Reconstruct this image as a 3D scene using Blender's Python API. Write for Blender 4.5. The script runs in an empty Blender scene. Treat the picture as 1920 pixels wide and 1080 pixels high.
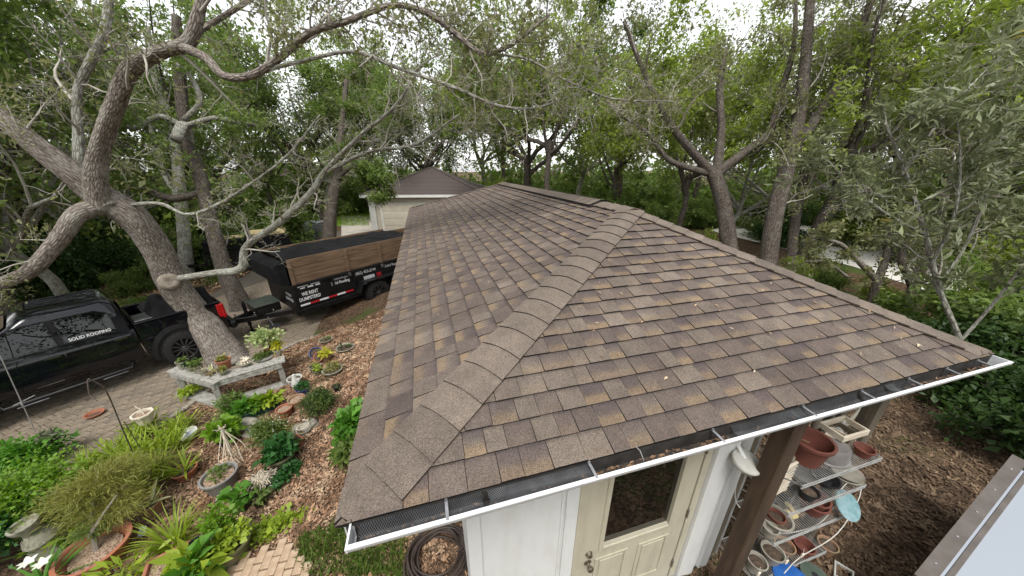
import bpy, bmesh, math, random
import numpy as np
from mathutils import Vector, Matrix
random.seed(7); rng = np.random.default_rng(7)
sc = bpy.context.scene
COL = sc.collection
R = math.radians

# ------------------------------------------------------------------ camera
HE = 2.80                                   # eave height of the workshop above its floor
CAM = np.array([0.483, -1.034, HE + 1.424])
YAW, PITCH, FPX = 0.2709, 0.3748, 581.0     # heading, tilt down, focal length in px of a 1920 wide frame
_f = np.array([math.sin(YAW)*math.cos(PITCH), math.cos(YAW)*math.cos(PITCH), -math.sin(PITCH)])
_r = np.array([math.cos(YAW), -math.sin(YAW), 0.0]); _u = np.cross(_r, _f)
cd = bpy.data.cameras.new('camera'); cam = bpy.data.objects.new('camera', cd); COL.objects.link(cam)
cd.sensor_width = 36; cd.lens = FPX/1920*36; cd.clip_start = 0.05; cd.clip_end = 600
cam.matrix_world = Matrix(((_r[0],_u[0],-_f[0],CAM[0]),(_r[1],_u[1],-_f[1],CAM[1]),(_r[2],_u[2],-_f[2],CAM[2]),(0,0,0,1)))
sc.camera = cam

# ------------------------------------------------------------------ light: bright overcast sky
w = bpy.data.worlds.new('World'); sc.world = w; w.use_nodes = True
nt = w.node_tree; nt.nodes.clear()
sky = nt.nodes.new('ShaderNodeTexSky'); sky.sky_type = 'NISHITA'; sky.sun_disc = False
SUN_EL, SUN_AZ = 62, 200
sky.sun_elevation = R(SUN_EL); sky.sun_rotation = R(SUN_AZ); sky.air_density = 1.0; sky.dust_density = 1.0; sky.ozone_density = 1.0
hs = nt.nodes.new('ShaderNodeHueSaturation'); hs.inputs['Saturation'].default_value = 0.12
bg = nt.nodes.new('ShaderNodeBackground'); bg.inputs['Strength'].default_value = 0.15
out = nt.nodes.new('ShaderNodeOutputWorld')
nt.links.new(sky.outputs[0], hs.inputs['Color']); nt.links.new(hs.outputs[0], bg.inputs[0]); nt.links.new(bg.outputs[0], out.inputs[0])
sd = bpy.data.lights.new('sun', 'SUN'); sd.energy = 1.5; sd.angle = R(24); sd.color = (1.0, 0.965, 0.92)
sun = bpy.data.objects.new('sun', sd); COL.objects.link(sun)
_az = R(SUN_AZ)
sun.rotation_euler = Vector((-math.sin(_az)*math.cos(R(SUN_EL)), -math.cos(_az)*math.cos(R(SUN_EL)), -math.sin(R(SUN_EL)))).to_track_quat('-Z', 'Y').to_euler()
sc.view_settings.view_transform = 'Standard'; sc.view_settings.look = 'None'
sc.view_settings.gamma = 1.0; sc.view_settings.exposure = 1.08; sc.view_settings.use_curve_mapping = False
sc.cycles.use_denoising = True
sc.cycles.max_bounces = 6; sc.cycles.diffuse_bounces = 3; sc.cycles.glossy_bounces = 3
sc.cycles.transmission_bounces = 4; sc.cycles.transparent_max_bounces = 6; sc.cycles.caustics_reflective = False; sc.cycles.caustics_refractive = False

# ------------------------------------------------------------------ pixel -> direction -> point (photo is 1920 x 1080)
def ray(px, py):
    return (px-960)/FPX*_r - (py-540)/FPX*_u + _f
def sstep(t): t = min(max(t, 0), 1); return t*t*(3-2*t)
def zg(x, y=0):                              # the yard falls gently towards the driveway
    return -0.45*sstep((-0.4-x)/3.2)
def G(px, py, z=None):                       # where a pixel's ray meets the ground (or height z)
    d = ray(px, py)
    zz = 0.0 if z is None else z
    for _ in range(12):
        p = CAM + d*((zz-CAM[2])/d[2])
        if z is not None: break
        zz = zg(p[0], p[1])
    return p
def D(px, py, depth):                        # a point at a given forward distance
    return CAM + ray(px, py)*depth
def depth_of(p): return float((np.array(p)-CAM) @ _f)
def on_plane(px, py, axis, val):
    d = ray(px, py); return CAM + d*((val-CAM[axis])/d[axis])

# ------------------------------------------------------------------ materials
MATS = {}
def lin(c):
    return tuple((v/12.92 if v <= .04045 else ((v+.055)/1.055)**2.4) for v in c)
def _n(t, kind, **kw):
    n = t.nodes.new(kind)
    for k, v in kw.items():
        if k in n.inputs: n.inputs[k].default_value = v
        else: setattr(n, k, v)
    return n
def new_mat(name):
    m = bpy.data.materials.new(name); m.use_nodes = True
    t = m.node_tree; b = t.nodes['Principled BSDF']; MATS[name] = m
    return m, t, b
def rgb(c): return (c[0], c[1], c[2], 1)
def M(name, c1, c2=None, scale=6.0, rough=0.7, bump=0.0, bscale=None, metal=0.0, spec=0.4, stretch=None, c3=None, detail=6.0, alpha=None, island=0.0, coat=0.0, contrast=(0.35,0.65)):
    """two or three real-world base colours broken up by noise in object space, fine relief"""
    if name in MATS: return MATS[name]
    m, t, b = new_mat(name)
    b.inputs['Roughness'].default_value = rough; b.inputs['Metallic'].default_value = metal
    b.inputs['Specular IOR Level'].default_value = spec
    if coat: b.inputs['Coat Weight'].default_value = coat; b.inputs['Coat Roughness'].default_value = 0.05
    tc = _n(t, 'ShaderNodeTexCoord'); mp = _n(t, 'ShaderNodeMapping')
    if stretch: mp.inputs['Scale'].default_value = stretch
    t.links.new(tc.outputs['Object'], mp.inputs['Vector'])
    if c2 is None: c2 = tuple(v*0.8 for v in c1)
    nz = _n(t, 'ShaderNodeTexNoise'); nz.inputs['Scale'].default_value = scale; nz.inputs['Detail'].default_value = detail
    t.links.new(mp.outputs[0], nz.inputs['Vector'])
    cr = _n(t, 'ShaderNodeValToRGB'); e = cr.color_ramp.elements
    e[0].position = contrast[0]; e[0].color = rgb(c1); e[1].position = contrast[1]; e[1].color = rgb(c2)
    if c3 is not None:
        x = e.new(0.5*(contrast[0]+contrast[1])); x.color = rgb(c3)
    t.links.new(nz.outputs['Fac'], cr.inputs[0]); col = cr.outputs[0]
    if island:
        g = _n(t, 'ShaderNodeNewGeometry'); hv = _n(t, 'ShaderNodeHueSaturation')
        mr = _n(t, 'ShaderNodeMapRange'); mr.inputs['To Min'].default_value = 1-island; mr.inputs['To Max'].default_value = 1+island
        t.links.new(g.outputs['Random Per Island'], mr.inputs['Value']); t.links.new(mr.outputs[0], hv.inputs['Value'])
        t.links.new(col, hv.inputs['Color']); col = hv.outputs[0]
    t.links.new(col, b.inputs['Base Color'])
    if bump:
        n2 = _n(t, 'ShaderNodeTexNoise'); n2.inputs['Scale'].default_value = bscale or scale*6; n2.inputs['Detail'].default_value = 4
        t.links.new(mp.outputs[0], n2.inputs['Vector'])
        bp = _n(t, 'ShaderNodeBump'); bp.inputs['Strength'].default_value = bump; bp.inputs['Distance'].default_value = 0.01
        t.links.new(n2.outputs['Fac'], bp.inputs['Height']); t.links.new(bp.outputs[0], b.inputs['Normal'])
    if alpha is not None: b.inputs['Alpha'].default_value = alpha
    return m
def leaf_mat(name, c1, c2, c3=None, rough=0.5, trans=0.35, stops=None):
    """leaf: each leaf (mesh island) draws its own green, light passes through"""
    if name in MATS: return MATS[name]
    m, t, b = new_mat(name)
    g = _n(t, 'ShaderNodeNewGeometry'); cr = _n(t, 'ShaderNodeValToRGB'); e = cr.color_ramp.elements
    e[0].color = rgb(c1); e[1].color = rgb(c2)
    if c3 is not None: x = e.new(0.93); x.color = rgb(c2); e[-1].color = rgb(c3)
    tc = _n(t, 'ShaderNodeTexCoord'); nz = _n(t, 'ShaderNodeTexNoise'); nz.inputs['Scale'].default_value = 1.1; nz.inputs['Detail'].default_value = 2
    t.links.new(tc.outputs['Object'], nz.inputs['Vector'])
    mx = _n(t, 'ShaderNodeMath', operation='MULTIPLY_ADD'); mx.inputs[1].default_value = 0.55
    ns = _n(t, 'ShaderNodeMath', operation='MULTIPLY_ADD'); ns.inputs[1].default_value = 1.1; ns.inputs[2].default_value = -0.32
    t.links.new(nz.outputs['Fac'], ns.inputs[0]); t.links.new(g.outputs['Random Per Island'], mx.inputs[0]); t.links.new(ns.outputs[0], mx.inputs[2])
    t.links.new(mx.outputs[0], cr.inputs[0]); t.links.new(cr.outputs[0], b.inputs['Base Color'])
    b.inputs['Roughness'].default_value = rough; b.inputs['Specular IOR Level'].default_value = 0.35
    tr = _n(t, 'ShaderNodeBsdfTranslucent'); hv = _n(t, 'ShaderNodeHueSaturation'); hv.inputs['Value'].default_value = 1.25; hv.inputs['Saturation'].default_value = 1.1
    t.links.new(cr.outputs[0], hv.inputs['Color']); t.links.new(hv.outputs[0], tr.inputs['Color'])
    ms = _n(t, 'ShaderNodeMixShader'); ms.inputs[0].default_value = trans
    o = t.nodes['Material Output']; t.links.new(b.outputs[0], ms.inputs[1]); t.links.new(tr.outputs[0], ms.inputs[2]); t.links.new(ms.outputs[0], o.inputs['Surface'])
    return m
def glass_mat(name, col=(0.02,0.025,0.025), rough=0.03):
    if name in MATS: return MATS[name]
    m, t, b = new_mat(name)
    b.inputs['Base Color'].default_value = rgb(col); b.inputs['Roughness'].default_value = rough
    b.inputs['Specular IOR Level'].default_value = 0.8; b.inputs['Coat Weight'].default_value = 0.6; b.inputs['Coat Roughness'].default_value = 0.02
    return m

# ------------------------------------------------------------------ mesh building
class MB:
    def __init__(s): s.v = []; s.f = []; s.n = 0
    def add(s, V, F):
        o = s.n; V = [tuple(map(float, p)) for p in V]; s.v += V; s.n += len(V)
        s.f += [tuple(i+o for i in f) for f in F]; return s
    def box(s, c, size, rot=None, bevel=0.0):
        hx, hy, hz = size[0]/2, size[1]/2, size[2]/2
        if bevel > 0:
            b = min(bevel, hx*.9, hy*.9, hz*.9); V = []; idx = {}
            for sx in (-1,1):
                for sy in (-1,1):
                    for sz in (-1,1):
                        for a in range(3):
                            p = [sx*(hx-b), sy*(hy-b), sz*(hz-b)]; p[a] = (sx*hx, sy*hy, sz*hz)[a]
                            idx[(sx,sy,sz,a)] = len(V); V.append(p)
            F = []
            def q(*k): F.append([idx[i] for i in k])
            for a in range(3):
                o1, o2 = (a+1) % 3, (a+2) % 3
                for sg in (-1,1):
                    ks = []
                    for s1, s2 in ((-1,-1),(1,-1),(1,1),(-1,1)):
                        t = [0,0,0]; t[a] = sg; t[o1] = s1; t[o2] = s2; ks.append((t[0],t[1],t[2],a))
                    if sg < 0: ks.reverse()
                    q(*ks)
                for s1 in (-1,1):
                    for s2 in (-1,1):
                        ks = []
                        for sg in (-1,1):
                            t = [0,0,0]; t[a] = sg; t[o1] = s1; t[o2] = s2; ks.append(tuple(t))
                        F.append([idx[ks[0]+(o1,)], idx[ks[1]+(o1,)], idx[ks[1]+(o2,)], idx[ks[0]+(o2,)]])
            for sx in (-1,1):
                for sy in (-1,1):
                    for sz in (-1,1): F.append([idx[(sx,sy,sz,a)] for a in range(3)])
        else:
            V = [(x,y,z) for x in (-hx,hx) for y in (-hy,hy) for z in (-hz,hz)]
            F = [(0,1,3,2),(4,6,7,5),(0,4,5,1),(2,3,7,6),(0,2,6,4),(1,5,7,3)]
        if rot is not None:
            V = [rot @ Vector(p) for p in V]
        return s.add([(p[0]+c[0], p[1]+c[1], p[2]+c[2]) for p in V], F)
    def bar(s, a, b, wd, ht, up=(0,0,1), bevel=0.0):
        a = Vector(a); b = Vector(b); d = b-a; L = d.length; x = d/L; u = Vector(up); y = u.cross(x)
        if y.length < 1e-4: y = Vector((0,1,0)).cross(x)
        y.normalize(); z = x.cross(y)
        return s.box((a+b)/2, (L,wd,ht), Matrix((x,y,z)).transposed(), bevel)
    def tube(s, pts, rad, seg=8, cap=True, closed=False):
        P = np.array([tuple(p) for p in pts], float); n = len(P)
        rad = np.full(n, rad, float) if np.isscalar(rad) else np.array(rad, float)
        T = np.gradient(P, axis=0) if n > 2 else np.repeat((P[1]-P[0])[None], n, 0)
        T /= (np.linalg.norm(T, axis=1)[:,None]+1e-12)
        a = np.array([0,0,1.0]) if abs(T[0][2]) < .9 else np.array([1.0,0,0])
        x = np.cross(a, T[0]); x /= np.linalg.norm(x); V = []
        cs = [(math.cos(2*math.pi*k/seg), math.sin(2*math.pi*k/seg)) for k in range(seg)]
        for i in range(n):
            x = x-T[i]*(x@T[i]); x /= (np.linalg.norm(x)+1e-12); y = np.cross(T[i], x)
            for c, sn in cs: V.append(P[i]+rad[i]*(c*x+sn*y))
        F = []
        for i in range(n-1 if not closed else n):
            j = (i+1) % n
            for k in range(seg):
                F.append((i*seg+k, i*seg+(k+1) % seg, j*seg+(k+1) % seg, j*seg+k))
        if cap and not closed:
            F.append(tuple(range(seg))[::-1]); F.append(tuple((n-1)*seg+k for k in range(seg)))
        return s.add(V, F)
    def lathe(s, prof, seg=20, c=(0,0,0), sq=1.0, rot=None):
        V = []; F = []; n = len(prof)
        for r, z in prof:
            for k in range(seg):
                a = 2*math.pi*k/seg; V.append((r*math.cos(a), r*math.sin(a)*sq, z))
        for i in range(n-1):
            for k in range(seg): F.append((i*seg+k, i*seg+(k+1) % seg, (i+1)*seg+(k+1) % seg, (i+1)*seg+k))
        if prof[0][0] > 1e-5: F.append(tuple(range(seg))[::-1])
        if prof[-1][0] > 1e-5: F.append(tuple((n-1)*seg+k for k in range(seg)))
        if rot is not None: V = [rot @ Vector(p) for p in V]
        return s.add([(p[0]+c[0], p[1]+c[1], p[2]+c[2]) for p in V], F)
    def loft(s, rings, cap=True, closed=True):
        V = [p for r in rings for p in r]; m = len(rings[0]); F = []
        for i in range(len(rings)-1):
            for k in range(m if closed else m-1):
                F.append((i*m+k, i*m+(k+1) % m, (i+1)*m+(k+1) % m, (i+1)*m+k))
        if cap:
            F.append(tuple(range(m))[::-1]); F.append(tuple((len(rings)-1)*m+k for k in range(m)))
        return s.add(V, F)
    def prism(s, poly, n, d):                    # poly: 3D points, extruded along n by d
        n = Vector(n); m = len(poly); V = [tuple(Vector(p)) for p in poly]+[tuple(Vector(p)+n*d) for p in poly]
        F = [tuple(range(m))[::-1], tuple(range(m, 2*m))]+[(i, (i+1) % m, m+(i+1) % m, m+i) for i in range(m)]
        return s.add(V, F)
    def grid(s, fn, nu, nv):
        V = [fn(i/nu, j/nv) for j in range(nv+1) for i in range(nu+1)]
        F = [(j*(nu+1)+i, j*(nu+1)+i+1, (j+1)*(nu+1)+i+1, (j+1)*(nu+1)+i) for j in range(nv) for i in range(nu)]
        return s.add(V, F)
    def build(s, name, mat, parent=None, smooth=False, off=None, recalc=False):
        me = bpy.data.meshes.new(name)
        V = s.v
        if off is not None: V = [(p[0]-off[0], p[1]-off[1], p[2]-off[2]) for p in V]
        me.from_pydata(V, [], s.f)
        if recalc:
            bm = bmesh.new(); bm.from_mesh(me); bmesh.ops.recalc_face_normals(bm, faces=bm.faces); bm.to_mesh(me); bm.free()
        if smooth:
            me.polygons.foreach_set('use_smooth', [True]*len(me.polygons))
            if smooth != 'all':
                try: me.set_sharp_from_angle(angle=R(38))
                except Exception: pass
        me.materials.append(mat if not isinstance(mat, str) else MATS[mat])
        o = bpy.data.objects.new(name, me); COL.objects.link(o)
        if parent is not None: o.parent = parent
        return o
def np_mesh(name, V, F, mat, parent=None, smooth=False, attr=None):
    """big meshes from numpy arrays; F: (n, k) with one k"""
    V = np.asarray(V, np.float32); F = np.asarray(F, np.int32); me = bpy.data.meshes.new(name)
    k = F.shape[1]; me.vertices.add(len(V)); me.vertices.foreach_set('co', V.ravel())
    me.loops.add(F.size); me.loops.foreach_set('vertex_index', F.ravel())
    me.polygons.add(len(F)); me.polygons.foreach_set('loop_start', np.arange(0, F.size, k, dtype=np.int32))
    try: me.polygons.foreach_set('loop_total', np.full(len(F), k, np.int32))
    except Exception: pass
    if smooth: me.polygons.foreach_set('use_smooth', np.ones(len(F), bool))
    me.update(calc_edges=True); me.materials.append(mat if not isinstance(mat, str) else MATS[mat])
    o = bpy.data.objects.new(name, me); COL.objects.link(o)
    if parent is not None: o.parent = parent
    return o
def thing(name, label, cat, loc=(0,0,0), rz=0.0, group=None, scale=1.0):
    o = bpy.data.objects.new(name, None); COL.objects.link(o); o.empty_display_size = 0.1
    o.location = tuple(map(float, loc)); o.rotation_euler = (0,0,rz); o.scale = (scale,)*3 if np.isscalar(scale) else scale
    return tag(o, label, cat, group)
def tag(o, label=None, cat=None, group=None, kind=None):
    if label: o['label'] = label
    if cat: o['category'] = cat
    if group: o['group'] = group
    if kind: o['kind'] = kind
    return o
def copy_tree(o, parent=None):
    c = o.copy(); COL.objects.link(c)
    if parent is not None: c.parent = parent
    for ch in [x for x in bpy.data.objects if x.parent == o]: copy_tree(ch, c)
    return c
def text(s, parent, origin, xdir, ydir, size, mat, name='lettering', bold=0.0, extrude=0.002, squash=1.0):
    cu = bpy.data.curves.new(name, 'FONT'); cu.body = s; cu.size = size; cu.offset = bold*size; cu.extrude = extrude
    cu.align_x = 'LEFT'; cu.align_y = 'BOTTOM_BASELINE'; cu.resolution_u = 3
    cu.materials.append(MATS[mat] if isinstance(mat, str) else mat)
    o = bpy.data.objects.new(name, cu); COL.objects.link(o)
    x = Vector(xdir).normalized(); y = Vector(ydir).normalized(); z = x.cross(y)
    m = Matrix((x*squash, y, z)).transposed().to_4x4(); m.translation = Vector(origin)
    dg = bpy.context.evaluated_depsgraph_get(); dg.update(); me = bpy.data.meshes.new_from_object(o.evaluated_get(dg)); bpy.data.objects.remove(o)
    o = bpy.data.objects.new(name, me); COL.objects.link(o)
    if not me.materials: me.materials.append(MATS[mat] if isinstance(mat, str) else mat)
    o.parent = parent; o.matrix_local = m
    return o
# ------------------------------------------------------------------ plants: leaves, twigs, trees
def leaf_cloud(P, length, width, rg, up=0.5, dirs=None, fold=0.25, jit=0.35):
    """one diamond-shaped folded leaf at every point of P -> V, F (quads)"""
    P = np.asarray(P, float); n = len(P)
    d = rg.normal(size=(n,3)) if dirs is None else np.asarray(dirs, float)+rg.normal(size=(n,3))*jit
    d /= np.linalg.norm(d, axis=1)[:,None]+1e-9
    nn = rg.normal(size=(n,3)); nn[:,2] += up*3; nn -= d*(nn*d).sum(1)[:,None]; nn /= np.linalg.norm(nn, axis=1)[:,None]+1e-9
    s = np.cross(d, nn); lf = np.clip(rg.lognormal(-.05,.34,n),.4,1.9); L = (length*lf)[:,None]; Wd = (width*lf*rg.uniform(.75,1.25,n))[:,None]
    a = P; m = P+d*L*.5; t = P+d*L-nn*L*.12
    V = np.stack([a, m+s*Wd*.5+nn*Wd*fold, t, m-s*Wd*.5+nn*Wd*fold], 1).reshape(-1,3)
    return V, np.arange(4*n).reshape(-1,4)
def blades(base, tip_dir, length, width, rg, seg=4, droop=0.6):
    """arching strap leaves -> V, F"""
    V = []; F = []
    for b, d, L, wd in zip(base, tip_dir, length, width):
        d = np.array(d, float); d /= np.linalg.norm(d); h = np.array([d[0],d[1],0]); hn = np.linalg.norm(h); h = h/hn if hn > 1e-3 else np.array([1.0,0,0])
        s = np.array([-h[1],h[0],0]); p = np.array(b, float); k = len(V); dd = d.copy(); tw = rg.uniform(-.3,.3)
        for i in range(seg+1):
            t = i/seg; ww = wd*(0.55+0.9*t-1.45*t*t)*1.25 if t > 0 else wd*.6
            ss = s*math.cos(tw*t*3)+np.array([0,0,1])*math.sin(tw*t*3)*.5
            V += [p+ss*max(ww,.0008)*.5, p-ss*max(ww,.0008)*.5]
            if i < seg: F.append((k+2*i,k+2*i+1,k+2*i+3,k+2*i+2))
            p = p+dd*L/seg; dd = dd+np.array([h[0]*.12,h[1]*.12,-droop*1.0])*(1.2/seg)*(t+.35); dd /= np.linalg.norm(dd)
    return V, F
def catmull(pts, n=6):
    P = [np.array(p, float) for p in pts]; P = [2*P[0]-P[1]]+P+[2*P[-1]-P[-2]]; out = []
    for i in range(1, len(P)-2):
        for k in range(n):
            t = k/n; a,b,c,d = P[i-1],P[i],P[i+1],P[i+2]
            out.append(0.5*((2*b)+(-a+c)*t+(2*a-5*b+4*c-d)*t*t+(-a+3*b-3*c+d)*t**3))
    out.append(P[-2]); return np.array(out)
def rand_unit(rg):
    v = rg.normal(size=3); return v/np.linalg.norm(v)
def wander(p, d, L, n, rg, wob=0.25, bend=(0,0,0)):
    """a crooked twig path"""
    pts = [np.array(p, float)]; d = np.array(d, float)/np.linalg.norm(d); bend = np.array(bend, float)
    for i in range(n):
        d = d+rg.normal(size=3)*wob+bend; d /= np.linalg.norm(d); pts.append(pts[-1]+d*L/n)
    return np.array(pts)
def sprout(mb, path, rad, rg, n, L, lvl, tips, upbias=.15, seg=4, wob=.28, start=.25, minr=.0025, spread=.75, kids=None):
    """side branches along a path, recursively; every twig end is put in tips as (point, direction)"""
    m = len(path); kids = kids or [0,5,5]
    for i in range(n):
        t = start+(1-start)*(i+rg.uniform(0,1))/n; x = t*(m-1); k = min(int(x), m-2); p = path[k]*(1-(x-k))+path[k+1]*(x-k)
        tg = path[k+1]-path[k]; tg /= np.linalg.norm(tg)+1e-9
        d = rand_unit(rg); d -= tg*(d@tg); d /= np.linalg.norm(d)+1e-9
        d = d*spread+tg*(1-spread*.55); d[2] += upbias
        l = L*rg.uniform(.55,1.3)*(1-.35*t); r0 = float(np.interp(x, np.arange(m), rad))*rg.uniform(.35,.6)
        r0 = max(min(r0, l*.022+.003), minr); ns = 5 if lvl > 1 else 4
        pp = wander(p, d, l, ns, rg, wob); rr = np.linspace(r0, max(minr*.6, r0*.25), ns+1)
        mb.tube(pp, rr, seg if lvl > 1 else 3, cap=False)
        tips.append((pp[-1], pp[-1]-pp[-2])); tips.append((pp[-2], pp[-1]-pp[-2]))
        if lvl == 1: tips.append((pp[2], pp[2]-pp[1]))
        if lvl > 1: sprout(mb, pp, rr, rg, kids[lvl-1], l*.55, lvl-1, tips, upbias, 3, wob, .2, minr, spread, kids)
def leaves_on(tips, per, spread, length, width, rg, up=.5, along=True):
    P = np.array([t[0] for t in tips]); Dv = np.array([t[1] for t in tips]); Dv /= np.linalg.norm(Dv, axis=1)[:,None]+1e-9
    P = np.repeat(P, per, 0); Dv = np.repeat(Dv, per, 0)
    P = P+rg.normal(size=P.shape)*spread
    return leaf_cloud(P, length, width, rg, up, dirs=Dv if along else None, jit=.9)

def bark_mat(name, deep, mid, ridge, lich, furrow=17.0, lamt=.55):
    """furrowed bark: plates and cracks run along the limb (coordinates come with the mesh), lichen blotches"""
    m, t, b = new_mat(name)
    at = _n(t,'ShaderNodeAttribute'); at.attribute_name = 'bark_co'; tc = _n(t,'ShaderNodeTexCoord')
    nz = _n(t,'ShaderNodeTexNoise'); nz.inputs['Scale'].default_value = 9; nz.inputs['Detail'].default_value = 5; t.links.new(at.outputs['Vector'],nz.inputs['Vector'])
    vm = _n(t,'ShaderNodeVectorMath',operation='MULTIPLY'); vm.inputs[1].default_value = (.05,.05,.012); t.links.new(nz.outputs['Color'],vm.inputs[0]); mv = _n(t,'ShaderNodeVectorMath',operation='ADD'); t.links.new(at.outputs['Vector'],mv.inputs[0]); t.links.new(vm.outputs[0],mv.inputs[1])
    vo = _n(t,'ShaderNodeTexVoronoi'); vo.feature = 'DISTANCE_TO_EDGE'; vo.inputs['Scale'].default_value = furrow; t.links.new(mv.outputs[0],vo.inputs['Vector'])
    n2 = _n(t,'ShaderNodeTexNoise'); n2.inputs['Scale'].default_value = 45; n2.inputs['Detail'].default_value = 8; t.links.new(at.outputs['Vector'],n2.inputs['Vector'])
    hm = _n(t,'ShaderNodeMath', operation='MULTIPLY_ADD'); hm.inputs[1].default_value = 1.6; t.links.new(vo.outputs['Distance'],hm.inputs[0])
    h2 = _n(t,'ShaderNodeMath', operation='MULTIPLY'); h2.inputs[1].default_value = .55; t.links.new(n2.outputs['Fac'],h2.inputs[0]); t.links.new(h2.outputs[0],hm.inputs[2])
    cr = _n(t,'ShaderNodeValToRGB'); e = cr.color_ramp.elements; e[0].position = .22; e[0].color = rgb(deep); e[1].position = .72; e[1].color = rgb(ridge); x = e.new(.42); x.color = rgb(mid); t.links.new(hm.outputs[0],cr.inputs[0])
    nl = _n(t,'ShaderNodeTexNoise'); nl.inputs['Scale'].default_value = 3.2; nl.inputs['Detail'].default_value = 9; nl.inputs['Roughness'].default_value = .7; t.links.new(tc.outputs['Object'],nl.inputs['Vector'])
    mr = _n(t,'ShaderNodeMapRange'); mr.inputs['From Min'].default_value = .50; mr.inputs['From Max'].default_value = .66; mr.inputs['To Max'].default_value = lamt; t.links.new(nl.outputs['Fac'],mr.inputs['Value'])
    mx = _n(t,'ShaderNodeMix', data_type='RGBA'); mx.inputs['B'].default_value = rgb(lich); t.links.new(mr.outputs[0],mx.inputs['Factor']); t.links.new(cr.outputs[0],mx.inputs['A']); t.links.new(mx.outputs['Result'],b.inputs['Base Color'])
    b.inputs['Roughness'].default_value = .95; b.inputs['Specular IOR Level'].default_value = .08
    bp = _n(t,'ShaderNodeBump'); bp.inputs['Strength'].default_value = .8; bp.inputs['Distance'].default_value = .022; t.links.new(hm.outputs[0],bp.inputs['Height']); t.links.new(bp.outputs[0],b.inputs['Normal'])
bark_mat('bark',(0.058,0.047,0.039),(0.170,0.145,0.122),(0.28,0.246,0.213),(0.33,0.315,0.275),30,.6)
bark_mat('bark_lichen',(0.085,0.078,0.062),(0.225,0.215,0.18),(0.34,0.335,0.29),(0.40,0.41,0.365),26,.8)
bark_mat('bark_dark',(0.028,0.022,0.018),(0.082,0.068,0.056),(0.135,0.115,0.096),(0.21,0.20,0.17),30,.4)
def bark_co(o, C, rr, seg, off=None):
    """coordinates that run along the limb, for the bark pattern"""
    s = np.concatenate([[0],np.cumsum(np.linalg.norm(np.diff(np.asarray(C),axis=0),axis=1))]); a = np.arange(seg)*2*math.pi/seg
    B = np.zeros((len(C),seg,3)); B[:,:,0] = np.cos(a)[None]*np.asarray(rr)[:,None]; B[:,:,1] = np.sin(a)[None]*np.asarray(rr)[:,None]; B[:,:,2] = s[:,None]*.24+(sum(C[0]) % 7)
    B = B.reshape(-1,3); n = len(o.data.vertices)
    at = o.data.attributes.new('bark_co','FLOAT_VECTOR','POINT'); Z = np.zeros((n,3),np.float32); Z[:min(n,len(B))] = B[:n]; at.data.foreach_set('vector',Z.ravel())
M('twig', (0.25,0.225,0.19), (0.42,0.395,0.345), scale=3, rough=0.9, spec=.15)
M('twig_dark', (0.15,0.13,0.11), (0.28,0.25,0.215), scale=3, rough=0.9, spec=.15)
leaf_mat('leaf_oak', (0.105,0.118,0.048), (0.265,0.275,0.12), (0.38,0.40,0.09), trans=.42)
leaf_mat('leaf_green', (0.075,0.120,0.028), (0.215,0.295,0.075), (0.33,0.41,0.09), trans=.48)
leaf_mat('leaf_fresh', (0.135,0.185,0.035), (0.33,0.41,0.085), (0.46,0.52,0.11), trans=.52)
leaf_mat('leaf_grey', (0.105,0.118,0.072), (0.235,0.250,0.165), (0.28,0.27,0.09), trans=.25)
leaf_mat('leaf_deep', (0.022,0.050,0.012), (0.070,0.130,0.030), (0.11,0.18,0.05), trans=.35)

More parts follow.
